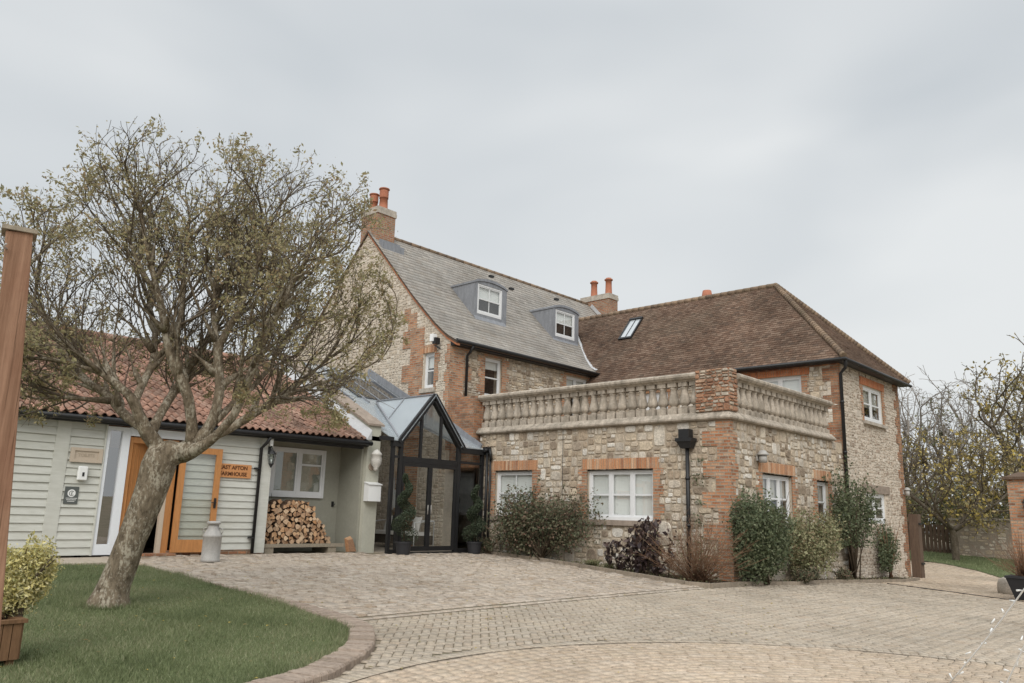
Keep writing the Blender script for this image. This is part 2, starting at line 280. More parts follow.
# ------------------------------------------------------------------ mesh helpers
class MB:
    def __init__(s): s.v = []; s.f = []; s.a = []; s.mi = []; s.sm = []; s.uvs = None
    def add(s, vs, fs, a=None, mi=0, smooth=False):
        o = len(s.v); s.v += [tuple(map(float, q)) for q in vs]
        for f in fs: s.f.append([i+o for i in f]); s.a.append(.5 if a is None else a); s.mi.append(mi); s.sm.append(smooth)
    def hexa(s, p, a=None, mi=0):   # p: 8 points, bottom 4 then top 4
        s.add(p, [(3, 2, 1, 0), (4, 5, 6, 7), (0, 1, 5, 4), (1, 2, 6, 5), (2, 3, 7, 6), (3, 0, 4, 7)], a, mi)
    def box(s, x0, x1, y0, y1, z0, z1, a=None, mi=0):
        s.hexa([(x0, y0, z0), (x1, y0, z0), (x1, y1, z0), (x0, y1, z0), (x0, y0, z1), (x1, y0, z1), (x1, y1, z1), (x0, y1, z1)], a, mi)
    def bar(s, p, q, w, h, up=(0, 0, 1), a=None, mi=0):
        p = Vector(p); q = Vector(q); d = (q-p).normalized(); u = Vector(up); sd = d.cross(u).normalized(); u = sd.cross(d)
        sd *= w/2; u *= h/2
        s.hexa([p-sd-u, p+sd-u, p+sd+u, p-sd+u, q-sd-u, q+sd-u, q+sd+u, q-sd+u], a, mi)
    def tube(s, pts, rs, n=8, a=None, mi=0, cap=True, smooth=True):
        pts = [Vector(p) for p in pts]
        if not hasattr(rs, '__len__'): rs = [rs]*len(pts)
        o = []; ref = None; vs = []
        for i, p in enumerate(pts):
            d = (pts[min(i+1, len(pts)-1)]-pts[max(i-1, 0)])
            d = d.normalized() if d.length > 1e-9 else Vector((0, 0, 1))
            if ref is None: ref = Vector((1, 0, 0)) if abs(d.x) < .8 else Vector((0, 1, 0))
            x = (ref-d*ref.dot(d)).normalized(); y = d.cross(x); ref = x
            for k in range(n): t = 2*math.pi*k/n; vs.append(p+(x*math.cos(t)+y*math.sin(t))*rs[i])
        fs = [(i*n+k, i*n+(k+1) % n, (i+1)*n+(k+1) % n, (i+1)*n+k) for i in range(len(pts)-1) for k in range(n)]
        s.add(vs, fs, a, mi, smooth)
        if cap:
            o = len(s.v)-len(vs)
            s.f.append([o+k for k in range(n)][::-1]); s.f.append([o+(len(pts)-1)*n+k for k in range(n)]); s.a += [.5 if a is None else a]*2; s.mi += [mi]*2; s.sm += [False]*2
    def lathe(s, c, prof, n=16, a=None, mi=0, smooth=True):
        s.tube([(c[0], c[1], c[2]+z) for r, z in prof], [r for r, z in prof], n, a, mi, True, smooth)
    def quad(s, a, b, c, d, v=None, mi=0): s.add([a, b, c, d], [(0, 1, 2, 3)], v, mi)
WL = {}
def finish(name, v, f, mats, parent, a=None, mi=None, sm=None, uvs=None):
    v = np.asarray(v, np.float32); lo = v.min(0); hi = v.max(0)
    c = np.array([(lo[0]+hi[0])/2, (lo[1]+hi[1])/2, lo[2]])
    me = bpy.data.meshes.new(name)
    if isinstance(f, np.ndarray):
        nf, k = f.shape; me.vertices.add(len(v)); me.vertices.foreach_set('co', (v-c).astype(np.float32).ravel()); me.loops.add(nf*k)
        me.loops.foreach_set('vertex_index', f.astype(np.int32).ravel()); me.polygons.add(nf); me.polygons.foreach_set('loop_start', np.arange(0, nf*k, k, dtype=np.int32))
        me.polygons.foreach_set('loop_total', np.full(nf, k, np.int32)); me.update(calc_edges=True)
        lens = np.full(nf, k); fl = f.ravel()
    else:
        me.from_pydata([tuple(q) for q in (v-c).tolist()], [], f); lens = np.array([len(q) for q in f]); fl = np.concatenate([np.asarray(q) for q in f])
    for m in (mats if isinstance(mats, (list, tuple)) else [mats]): me.materials.append(MATS[m])
    if a is not None:
        at = me.attributes.new('v', 'FLOAT', 'FACE'); at.data.foreach_set('value', np.asarray(a, np.float32))
    if mi is not None and max(mi) > 0: me.polygons.foreach_set('material_index', np.asarray(mi, np.int32))
    if sm is not None and (sm is True or any(sm)):
        me.polygons.foreach_set('use_smooth', np.ones(len(lens), bool) if sm is True else np.asarray(sm, bool))
    nr = np.zeros(len(lens)*3, np.float32); me.polygons.foreach_get('normal', nr); nr = np.abs(nr.reshape(-1, 3)); nl = np.repeat(nr, lens, 0)
    vl = v[fl]; uv = vl[:, :2].copy(); zx = nl[:, 2] < .72; ix = zx & (nl[:, 0] > nl[:, 1]); iy = zx & ~ix
    uv[ix] = vl[ix][:, 1:3]; uv[iy] = vl[iy][:, [0, 2]]
    if uvs is not None: uv = np.asarray(uvs, np.float32)
    ul = me.uv_layers.new(name='UVMap'); ul.data.foreach_set('uv', uv.astype(np.float32).ravel())
    o = bpy.data.objects.new(name, me); COL.objects.link(o)
    pl = np.zeros(3)
    if parent is not None: o.parent = parent; pl = WL[parent.name]
    o.location = tuple(float(q) for q in (c-pl)); WL[o.name] = c
    return o
def build(mb, name, mats, parent=None): return finish(name, mb.v, mb.f, mats, parent, mb.a, mb.mi, mb.sm)
def tag(o, label, cat, group=None):
    o['label'] = label; o['category'] = cat
    if group: o['group'] = group
    return o
def thing(name, label, cat, loc, group=None):
    o = bpy.data.objects.new(name, None); COL.objects.link(o); o.location = loc; o.empty_display_size = .2; WL[o.name] = np.array(loc, float)
    return tag(o, label, cat, group)
def struct(o, kind='structure'): o['kind'] = kind; return o
def copy_tree(o, loc, parent=None):
    c = o.copy(); COL.objects.link(c)
    if parent is not None: c.parent = parent
    else: c.location = loc
    for ch in list(o.children): copy_tree(ch, None, c)
    return c

class FR:      # vertical wall frame: u along the wall, v = height, w = outward
    def __init__(s, ax, c): s.ax = ax; s.c = c     # ax 'F': plane y=c facing -y, u=x ; ax 'R': plane x=c facing +x, u=y
    def P(s, u, v, w=0): return (u, s.c-w, v) if s.ax == 'F' else (s.c+w, u, v)
    def box(s, mb, u0, u1, v0, v1, w0, w1, a=None, mi=0):
        mb.hexa([s.P(u0, v0, w0), s.P(u1, v0, w0), s.P(u1, v0, w1), s.P(u0, v0, w1), s.P(u0, v1, w0), s.P(u1, v1, w0), s.P(u1, v1, w1), s.P(u0, v1, w1)], a, mi)
    def wall(s, mb, u0, u1, v0, v1, holes=(), w=0, depth=.35):
        us = sorted({u0, u1, *[h[i] for h in holes for i in (0, 1)]}); vs = sorted({v0, v1, *[h[i] for h in holes for i in (2, 3)]})
        us = [q for q in us if u0 <= q <= u1]; vs = [q for q in vs if v0 <= q <= v1]
        for i in range(len(us)-1):
            for j in range(len(vs)-1):
                cu = (us[i]+us[i+1])/2; cv = (vs[j]+vs[j+1])/2
                if any(h[0] < cu < h[1] and h[2] < cv < h[3] for h in holes): continue
                s.box(mb, us[i], us[i+1], vs[j], vs[j+1], w-depth, w)
    def pane(s, mb, u0, u1, v0, v1, w): mb.quad(s.P(u0, v0, w), s.P(u1, v0, w), s.P(u1, v1, w), s.P(u0, v1, w))
    def extr(s, mb, prof, u0, u1, m0=0, m1=0):   # profile [(w,v)], ends mitred by m*w
        n = len(prof); A = [s.P(u0+m0*w_, v_, w_) for w_, v_ in prof]; B = [s.P(u1+m1*w_, v_, w_) for w_, v_ in prof]
        mb.add(A+B, [(i, (i+1) % n, n+(i+1) % n, n+i) for i in range(n)]+[tuple(range(n))[::-1], tuple(range(n, 2*n))])

def window(par, fr, u0, u1, v0, v1, lights=1, inset=.09, cell=.055, bars_v=1, bars_h=1, blind=None, sill=None, frame='white_paint', sash=True, outer=.06, back='dark_room', glassm='window_glass', lin=(.3, .9)):
    f = MB(); W = -inset
    fr.box(f, u0, u0+outer, v0, v1, W-.07, W); fr.box(f, u1-outer, u1, v0, v1, W-.07, W)
    fr.box(f, u0+outer, u1-outer, v1-outer, v1, W-.07, W-.002); fr.box(f, u0+outer, u1-outer, v0, v0+outer*1.3, W-.07, W+.025)
    iu0, iu1, iv0, iv1 = u0+outer, u1-outer, v0+outer*1.3, v1-outer
    lw = (iu1-iu0-(lights-1)*outer)/lights
    for k in range(lights):
        a = iu0+k*(lw+outer); b_ = a+lw
        if k < lights-1: fr.box(f, b_, b_+outer, iv0, iv1, W-.06, W-.004)
        s = cell*.75
        fr.box(f, a, a+s, iv0, iv1, W-.05, W-.015); fr.box(f, b_-s, b_, iv0, iv1, W-.05, W-.015)
        fr.box(f, a+s, b_-s, iv0, iv0+s*1.3, W-.05, W-.017); fr.box(f, a+s, b_-s, iv1-s, iv1, W-.05, W-.017)
        mid = (iv0+iv1)/2
        if sash: fr.box(f, a+s, b_-s, mid-.022, mid+.022, W-.052, W-.012)
        for i in range(1, bars_v):
            c_ = a+s+(b_-a-2*s)*i/bars_v; fr.box(f, c_-.011, c_+.011, iv0+s, iv1-s, W-.046, W-.022)
        for i in range(1, bars_h):
            if sash and bars_h == 2: continue
            c_ = iv0+s+(iv1-iv0-2*s)*i/bars_h; fr.box(f, a+s, b_-s, c_-.011, c_+.011, W-.045, W-.021)
    o = build(f, 'window', frame, par)
    g = MB(); fr.pane(g, iu0, iu1, iv0, iv1, W-.035); build(g, 'pane', glassm, o)
    if blind:
        q = MB(); bv0 = iv0 if blind[1] is None else iv1-(iv1-iv0)*blind[1]
        fr.box(q, iu0, iu1, bv0, iv1+.02, W-.11, W-.095); build(q, 'blind', blind[0], o)
    q = MB(); e_, d_ = lin; fr.box(q, u0-e_, u1+e_, v0-e_, v1+e_, W-d_, W-d_+.05)
    if e_ > 0: fr.box(q, u0-e_-.04, u0-e_, v0-e_, v1+e_, W-d_+.05, W-.28); fr.box(q, u1+e_, u1+e_+.04, v0-e_, v1+e_, W-d_+.05, W-.28)
    build(q, 'room_lining', back, o)
    if sill:
        q = MB(); m, h_, pr, ex = sill; fr.box(q, u0-ex, u1+ex, v0-h_, v0-.001, -inset-.05, pr); build(q, 'sill', m, o)
    return o

def rubble(par, name, mat, fr, u0, u1, v0, v1, holes=(), tgt=.05, asp=1.5, top=None, w=.0, gap=.0075, rnd=.36, seed=1, hj=.006, patchy=.3):
    Q = np.random.RandomState(seed); us = sorted({u0, u1, *[min(max(h[i], u0), u1) for h in holes for i in (0, 1)]}); rects = []
    for i in range(len(us)-1):
        cu = (us[i]+us[i+1])/2; segs = [(v0, v1)]
        for h in holes:
            if h[0] < cu < h[1]:
                ns = []
                for a, b_ in segs:
                    if h[3] <= a or h[2] >= b_: ns.append((a, b_)); continue
                    if h[2] > a: ns.append((a, h[2]))
                    if h[3] < b_: ns.append((h[3], b_))
                segs = ns
        rects += [(us[i], us[i+1], a, b_) for a, b_ in segs]
    mb = MB(); stack = list(rects)
    while stack:
        a, b_, c_, d_ = stack.pop(); W, H_ = b_-a, d_-c_
        if W*H_ > tgt*math.exp(Q.normal(0, .8)) and (W > .12*asp or H_ > .12):
            k = Q.uniform(.35, .65)
            if W > H_*asp*Q.uniform(.75, 1.3): m_ = a+W*k; stack += [(a, m_, c_, d_), (m_, b_, c_, d_)]
            else: m_ = c_+H_*k; stack += [(a, b_, c_, m_), (a, b_, m_, d_)]
            continue
        if top is not None and max(c_, d_) > min(top(a), top(b_))-.03: 
            if c_ > min(top(a), top(b_))-.06: continue
            d_ = min(d_, min(top(a), top(b_))-.02)
        if W < .03 or d_-c_ < .03: continue
        g = gap*Q.uniform(.6, 1.8); cx, cy = (a+b_)/2, (c_+d_)/2; hx, hy = (b_-a)/2-g, (d_-c_)/2-g
        if hx < .012 or hy < .012: continue
        P = []
        for t in range(12):
            th_ = 2*math.pi*(t+.5)/12; x, y = math.cos(th_), math.sin(th_); n_ = 2.0+Q.uniform(2.0, 5.0); k = (abs(x)**n_+abs(y)**n_)**(-1/n_); k *= 1-Q.uniform(0, rnd)*.35; P.append((x*k, y*k))
        hh = w+Q.uniform(-hj, hj*.8); tx, ty = Q.normal(0, .004, 2)
        if Q.rand() < patchy*.3: hh -= .007
        o1 = [fr.P(cx+p[0]*hx, cy+p[1]*hy, w-.03) for p in P]; o2 = [fr.P(cx+p[0]*hx*.97, cy+p[1]*hy*.97, hh-.006) for p in P]; o3 = [fr.P(cx+p[0]*(hx-.010-.06*hx), cy+p[1]*(hy-.008-.06*hy), hh+.004+tx*p[0]+ty*p[1]) for p in P]
        F = [(i, (i+1) % 12, 12+(i+1) % 12, 12+i) for i in range(12)]+[(12+i, 12+(i+1) % 12, 24+(i+1) % 12, 24+i) for i in range(12)]+[tuple(range(24, 36))]
        mb.add(o1+o2+o3, F, Q.rand())
    return build(mb, name, mat, par)

# ------------------------------------------------------------------ ground, paving, lawn
def axis(fine0, fine1, step, far):
    a = list(np.arange(fine0, fine1, step)); g = step; x = fine1
    while x < far: a.append(x); g *= 1.35; x += g
    a.append(far); g = step; x = fine0; pre = []
    while x > -far: g *= 1.35; x -= g; pre.append(max(x, -far))
    return np.array(sorted(set(pre))+a)
def grid(name, xs, ys, dz, mat, mask=None):
    X, Y = np.meshgrid(xs, ys); Z = hz(X, Y)+dz; V = np.stack([X.ravel(), Y.ravel(), Z.ravel()], 1); nx = len(xs); ny = len(ys)
    I, J = np.meshgrid(np.arange(nx-1), np.arange(ny-1)); q = (J*nx+I).ravel(); F = np.stack([q, q+1, q+nx+1, q+nx], 1)
    return finish(name, V, F, mat, None, sm=True)
struct(grid('ground', axis(-24, 6, .6, 500), axis(-6, 48, .6, 500), -.018, 'ground_earth'))
def inpoly(x, y, P):
    x = np.asarray(x, float); y = np.asarray(y, float); r = np.zeros(x.shape, bool); n = len(P)
    for i in range(n):
        x0, y0 = P[i]; x1, y1 = P[(i+1) % n]
        c = (y0 > y) != (y1 > y)
        with np.errstate(divide='ignore', invalid='ignore'): xi = x0+(y-y0)*(x1-x0)/(y1-y0 if y1 != y0 else 1e-9)
        r ^= c & (x < xi)
    return r
def smooth_poly(P, n=6, closed=True):     # Catmull-Rom
    P = [np.array(p, float) for p in P]; out = []; m = len(P)
    for i in range(m if closed else m-1):
        g = (lambda k: P[k % m]) if closed else (lambda k: P[min(max(k, 0), m-1)])
        p0, p1, p2, p3 = g(i-1), g(i), g(i+1), g(i+2)
        for t in np.linspace(0, 1, n, endpoint=False): out.append(.5*((2*p1)+(-p0+p2)*t+(2*p0-5*p1+4*p2-p3)*t*t+(-p0+3*p1-3*p2+p3)*t**3))
    if not closed: out.append(P[-1])
    return np.array(out)
LAWN = np.array([(-16.4, -2), (-16.1, 3), (-15.6, 5.3), (-15.1, 6.45), (-14.2, 6.5), (-12.3, 6.42), (-10.2, 6.3), (-8.75, 6.1), (-8.05, 5.95), (-7.65, 5.7), (-7.15, 5.3), (-6.68, 4.72), (-6.28, 4.0), (-5.98, 2.8), (-5.9, 1.2), (-6.3, -2)])
def offset_poly(P, d):
    P = np.asarray(P); t = np.gradient(P, axis=0); t /= np.linalg.norm(t, axis=1)[:, None]; n = np.stack([-t[:, 1], t[:, 0]], 1); return P+n*d
lawn_s = smooth_poly(LAWN, 6, False)
KO = offset_poly(lawn_s, .29)     # outer kerb side (left of the travel direction is outwards)
wk = np.clip((lawn_s[:, 0]+12.5)/4.0, 0, 1)[:, None]; KO = lawn_s+(KO-lawn_s)*(.32+.68*wk)
AC, AR = (-.95, 6.15), 5.25       # the turning circle: centre, radius
X_BAND = -8.65
BED = [(-17.3, 17.2), (-17.3, 17.02), (-14.4, 16.72), (-11.94, 16.08), (-10.5, 15.68), (-9.1, 15.33), (-8.60, 15.5), (-8.58, 16.6), (-8.5, 17.8), (-8.3, 19.0), (-8.45, 21.2), (-8.2, 23.7), (-8.1, 26), (-8.3, 28.2), (-8.96, 28.2), (-8.96, 17.2)]
HOUSE = [(-24, 17.0), (-8.9, 17.0), (-8.9, 30.1), (-24, 30.1)]
BARN = [(-24, -8), (-17.42, -8), (-17.42, 13.1), (-16.85, 13.1), (-16.85, 17.2), (-24, 17.2)]
def gate_y(x): return 23.89-(x+7.6)*.42
def pavers(name, C, L, Wd, ang, mat, gap=.006, jit=.003, tilt=.002):
    gap *= .72; n = len(C); L = np.broadcast_to(L, (n,)); Wd = np.broadcast_to(Wd, (n,)); ang = np.broadcast_to(ang, (n,))
    ca, sa = np.cos(ang), np.sin(ang); V = []; dz = R.normal(0, jit, n); tx = R.normal(0, tilt, (n, 2))
    for (k, zz) in ((gap, 0), (gap+.005, .006)):
        for sx_, sy_ in ((-1, -1), (1, -1), (1, 1), (-1, 1)):
            lx = sx_*(L/2-k); ly = sy_*(Wd/2-k); x = C[:, 0]+lx*ca-ly*sa; y = C[:, 1]+lx*sa+ly*ca
            V.append(np.stack([x, y, hz(x, y)+dz*0+zz-.012+ (0 if zz == 0 else 1)*(.008+dz+tx[:, 0]*sx_+tx[:, 1]*sy_)], 1))
    V = np.stack(V, 1).reshape(-1, 3); b0 = (np.arange(n)*8)[:, None]
    F = np.concatenate([b0+np.array([4, 5, 6, 7])]+[b0+np.array([i, (i+1) % 4, 4+(i+1) % 4, 4+i]) for i in range(4)], 1).reshape(-1, 4)
    a = np.repeat(R.rand(n), 5)
    return struct(finish(name, V, F, mat, None, a))
circ = lambda x, y: np.hypot(x-AC[0], y-AC[1])
def okB(x, y, m=0.06):
    return (x > X_BAND+.12) & (circ(x, y) > AR+.22) & ~inpoly(x, y, KO_poly) & ~inpoly(x, y, BED) & (y < gate_y(x)-.35) & ~inpoly(x, y, HOUSE) & (x < 9) & (y > -6)
KO_poly = [tuple(q) for q in KO]+[(-16, -3)]
# herringbone between the circle and the band
u = .1; pts = []; an = []
for i in range(-130, 200):
    for j in range(-130, 200):
        k = (i-j) % 4
        # 45-degree herringbone on a unit lattice: horizontal brick at cells (i,j),(i+1,j) when (i-j)%4==0 ; vertical at (i,j),(i,j+1) when (i-j)%4==2 shifted
        if k == 0: pts.append(((i+1)*u, (j+.5)*u)); an.append(0)
        elif k == 3: pts.append(((i+.5)*u, (j+1)*u)); an.append(math.pi/2)
pts = np.array(pts); an = np.array(an)
th = rad(45); px = pts[:, 0]*math.cos(th)-pts[:, 1]*math.sin(th)-1.5; py = pts[:, 0]*math.sin(th)+pts[:, 1]*math.cos(th)+8
m_ = okB(px, py); pavers('courtyard_paving', np.stack([px[m_], py[m_]], 1), .2, .1, an[m_]+th, 'paver')
m_ = (px < -1.5+9) & (py > gate_y(px)+.15) & (px > -8.9) & (py < 33+(-8-px)*.5) & ~inpoly(px, py, HOUSE)
pts2 = np.stack([px, py+9], 1); m2 = (pts2[:, 1] > gate_y(pts2[:, 0])+.15) & (pts2[:, 0] > -14) & (pts2[:, 0] < 1) & ~inpoly(pts2[:, 0], pts2[:, 1], HOUSE) & ~inpoly(pts2[:, 0], pts2[:, 1], BED) & (pts2[:, 1] < 29.9+1.35*(-pts2[:, 0]-4.6)*.9+0.8)
pavers('path', pts2[m2], .2, .1, an[m2]+th, 'paver_warm')
# bands: soldier course round the circle, along the kerb line and at the gate
def ring(name, r0, wd, bl, mat, seg=None):
    n = int(2*math.pi*r0/bl); t = np.arange(n)*2*math.pi/n+R.rand()*.1; x = AC[0]+r0*np.cos(t); y = AC[1]+r0*np.sin(t)
    m = (~inpoly(x, y, KO_poly)) & (y > -5); return np.stack([x[m], y[m]], 1), t[m]
C_, t_ = ring('', AR+.11, .2, .1, '')
pavers('circle_edge_paving', C_, .2, .1, t_, 'paver')
jr = MB(); nn_ = 120
for i in range(nn_):
    q4 = [(AC[0]+r__*math.cos(t), AC[1]+r__*math.sin(t)) for r__, t in ((AR-.013, i/nn_*2*math.pi), (AR+.013, i/nn_*2*math.pi), (AR+.013, (i+1)/nn_*2*math.pi), (AR-.013, (i+1)/nn_*2*math.pi))]
    if not inpoly([q4[0][0]], [q4[0][1]], KO_poly)[0]: jr.quad(*[(a_, b_, gz(a_, b_)+.0035) for a_, b_ in q4])
struct(build(jr, 'paving_joint', 'soil'))
PC, PT, PL = [], [], []
r_ = AR-.065
while r_ > .3:
    off = R.rand(); n = max(6, int(2*math.pi*r_/.165)); t = (np.arange(n)+off)*2*math.pi/n
    PC.append(np.stack([AC[0]+r_*np.cos(t), AC[1]+r_*np.sin(t)], 1)); PT.append(t+math.pi/2); PL.append(np.full(n, 2*math.pi*r_/n)); r_ -= .118
PC = np.concatenate(PC); PT = np.concatenate(PT); PL = np.concatenate(PL); m_ = ~inpoly(PC[:, 0], PC[:, 1], KO_poly)
pavers('circle_paving', PC[m_], PL[m_], .118, PT[m_], 'paver_warm', gap=.005)
ys = np.arange(5.9, 17, .2); pavers('band_paving', np.stack([np.full(len(ys), X_BAND+.03), ys], 1)[(ys > 6.5) & (ys < 15.3)], .2, .1, math.pi/2, 'paver_pale')
xs = np.arange(-8.0, 1.5, .1); gy = gate_y(xs)
pavers('threshold_paving', np.stack([xs, gy-.2], 1), .32, .1, math.pi/2-.397, 'paver_warm')
dr = MB()
for i in range(60):
    x0, x1 = -7.9+i*.16, -7.9+i*.16+.15
    dr.hexa([(x0, gate_y(x0)-.02, gz(x0, gate_y(x0))-.02), (x1, gate_y(x1)-.02, gz(x1, gate_y(x1))-.02), (x1, gate_y(x1)+.05, gz(x1, gate_y(x1))-.02), (x0, gate_y(x0)+.05, gz(x0, gate_y(x0))-.02),
             (x0, gate_y(x0)-.02, gz(x0, gate_y(x0))+.016), (x1, gate_y(x1)-.02, gz(x1, gate_y(x1))+.016), (x1, gate_y(x1)+.05, gz(x1, gate_y(x1))+.016), (x0, gate_y(x0)+.05, gz(x0, gate_y(x0))+.016)])
struct(build(dr, 'drain_channel', 'black_iron'))
# coursed tumbled setts between the band and the barn
C_, L_, W_ = [], [], []
x = X_BAND-.05-.09
while x > -17.4:
    wd = random.choice([.14, .17, .17, .2]); y = 5.2+R.rand()*.2; xc = x-wd/2
    while y < 17.3:
        l = random.choice([.14, .17, .21, .25]); C_.append((xc, y+l/2)); L_.append(l); W_.append(wd); y += l
    x -= wd
C_ = np.array(C_); L_ = np.array(L_); W_ = np.array(W_)
m_ = ~inpoly(C_[:, 0], C_[:, 1], KO_poly) & ~inpoly(C_[:, 0], C_[:, 1], BED) & ~inpoly(C_[:, 0], C_[:, 1], HOUSE) & ~inpoly(C_[:, 0], C_[:, 1], BARN) & ~((C_[:, 0] < -15.0) & (C_[:, 1] < 6.75))
pavers('sett_paving', C_[m_], L_[m_], W_[m_], math.pi/2, 'paver_pale', gap=.012, jit=.006, tilt=.005)
# slab path in front of the barn
pm = MB()
for i in range(16):
    y0 = -2.2+i*.56+0.0; y1 = y0+.55
    for x0, x1 in ((-17.38, -16.74), (-16.73, -16.05)):
        if y1 > 6.8: continue
        x1_ = x1; pm.hexa([(x0, y0, gz(x0, y0)-.03), (x1_, y0, gz(x1_, y0)-.03), (x1_, y1, gz(x1_, y1)-.03), (x0, y1, gz(x0, y1)-.03), (x0, y0, gz(x0, y0)+.006), (x1_, y0, gz(x1_, y0)+.006), (x1_, y1, gz(x1_, y1)+.006), (x0, y1, gz(x0, y1)+.006)])
struct(build(pm, 'path', 'slab'))
# lawn
def lawn(poly, name, res=.25, dz=.03):
    P = [tuple(q) for q in poly]; xs = np.arange(min(p[0] for p in P)-res, max(p[0] for p in P)+res, res); ys = np.arange(min(p[1] for p in P)-res, max(p[1] for p in P)+res, res)
    bm = bmesh.new(); vs = [bm.verts.new((p[0], p[1], 0)) for p in P]; bm.faces.new(vs)
    for ax_, arr in ((0, xs), (1, ys)):
        for c_ in arr[::2]:
            no = (1, 0, 0) if ax_ == 0 else (0, 1, 0); cc = (c_, 0, 0) if ax_ == 0 else (0, c_, 0)
            bmesh.ops.bisect_plane(bm, geom=bm.verts[:]+bm.edges[:]+bm.faces[:], plane_co=cc, plane_no=no)
    bm.verts.ensure_lookup_table(); bm.verts.index_update(); V = np.array([v.co[:] for v in bm.verts]); V[:, 2] = hz(V[:, 0], V[:, 1])+dz
    F = [[v.index for v in f.verts] for f in bm.faces]; bm.free()
    return struct(finish(name, V, F, 'lawn_turf', None))
lp = [tuple(q) for q in lawn_s]
lawn(lp, 'lawn')
def blades(name, poly, n, hgt, wd, dz=.03, mat='grass_blade', dens=None):
    P = np.array(poly); lo = P.min(0); hi = P.max(0); pts = np.empty((0, 2))
    while len(pts) < n:
        q = lo+(hi-lo)*R.rand(n*2, 2); q = q[inpoly(q[:, 0], q[:, 1], poly)]
        if dens is not None: q = q[R.rand(len(q)) < dens(q)]
        pts = np.concatenate([pts, q])
    pts = pts[:n]; t = R.rand(n)*2*math.pi; h = hgt*(.5+.9*R.rand(n))*(1+.5*np.sin(pts[:, 0]*2.1+np.sin(pts[:, 1]*1.7)*2)*.5); l = R.normal(0, .5, (n, 2))*h[:, None]
    z = hz(pts[:, 0], pts[:, 1])+dz; dx = np.cos(t)*wd; dy = np.sin(t)*wd
    V = np.stack([np.stack([pts[:, 0]-dx, pts[:, 1]-dy, z-.004], 1), np.stack([pts[:, 0]+dx, pts[:, 1]+dy, z-.004], 1), np.stack([pts[:, 0]+l[:, 0], pts[:, 1]+l[:, 1], z+h], 1)], 1).reshape(-1, 3)
    F = np.arange(n*3).reshape(-1, 3); v = .42+.2*np.sin(pts[:, 0]*1.3+1)*np.cos(pts[:, 1]*1.9)+.16*np.sin(pts[:, 0]*4.1)*np.sin(pts[:, 1]*3.7+pts[:, 0])+R.normal(0, .24, n)
    return struct(finish(name, V, F, mat, None, np.clip(v, 0, 1)), 'stuff')
def bfan(q):
    d = np.hypot(q[:, 0], q[:, 1]); return np.clip(8/d, 0, 1)**1.0*(q[:, 1] > .5)
g = blades('grass', lp, 150000, .036, .0036, dens=bfan); tag(g, 'short green grass of the rounded front lawn around the leaning tree', 'grass')
tp_ = [(bx0+.42*math.cos(t), by0+.38*math.sin(t)) for bx0, by0 in ((-10.72, 4.3),) for t in np.linspace(0, 6.28, 14)[:-1]]
g = blades('grass', tp_, 1500, .085, .004); tag(g, 'longer tufts of grass round the foot of the leaning tree', 'grass')
def edge_d(q):
    A_ = lawn_s; d_ = np.min(np.hypot(q[:, None, 0]-A_[None, :, 0], q[:, None, 1]-A_[None, :, 1]), 1); return (d_ < .17)*1.0
g = blades('grass', [tuple(q) for q in offset_poly(lawn_s, .035)], 6500, .062, .0038, dens=edge_d); tag(g, 'ragged longer grass along the edge of the front lawn', 'grass')
# scattered fallen leaves
fl = MB(); 
for i in range(620):
    x = -16+R.rand()*12; y = 2+R.rand()*14
    if R.rand() < .45 and not inpoly(x, y, lp): continue
    z = gz(x, y)+(.06 if inpoly(x, y, lp) else .012); s_ = .014+R.rand()*.016; t = R.rand()*6.3; c_, n_ = math.cos(t)*s_, math.sin(t)*s_
    fl.quad((x-c_, y-n_, z), (x+n_*.6, y-c_*.6, z+.008), (x+c_, y+n_, z+.004), (x-n_*.6, y+c_*.6, z+.01), R.rand())
tag(struct(build(fl, 'fallen_leaves', 'leaf_yellow'), 'stuff'), 'small dry leaves scattered over lawn and setts', 'leaves')
# kerb of bricks on edge round the lawn
kb = MB(); cum = np.r_[0, np.cumsum(np.linalg.norm(np.diff(lawn_s, axis=0), axis=1))]
s_ = 0
while s_ < cum[-1]-.12:
    q = lambda t_, A: np.array([np.interp(t_, cum, A[:, 0]), np.interp(t_, cum, A[:, 1])])
    a0, a1, b0, b1 = q(s_+.006, lawn_s), q(s_+.104, lawn_s), q(s_+.006, KO), q(s_+.104, KO); dz = R.normal(0, .004)
    hh = .035+.035*min(1, max(0, (a0[0]+12.5)/4))
    P4 = [a0, a1, b1, b0]; z0 = [gz(*p) for p in P4]
    bot = [(p[0], p[1], z-.05) for p, z in zip(P4, z0)]
    in_ = lambda p, c_, k: p+(c_-p)*k
    cc = sum(P4)/4
    mid = [(p[0], p[1], z+hh-.022+dz) for p, z in zip(P4, z0)]
    top = [tuple(in_(p, cc, .1))+(z+hh+dz,) for p, z in zip(P4, z0)]
    v = R.rand(); o_ = len(kb.v); kb.add(bot+mid+top, [(8, 9, 10, 11)]+[(i, (i+1) % 4, 4+(i+1) % 4, 4+i) for i in range(4)]+[(4+i, 4+(i+1) % 4, 8+(i+1) % 4, 8+i) for i in range(4)], v)
    s_ += .11
struct(build(kb, 'kerb', 'kerb_brick'))
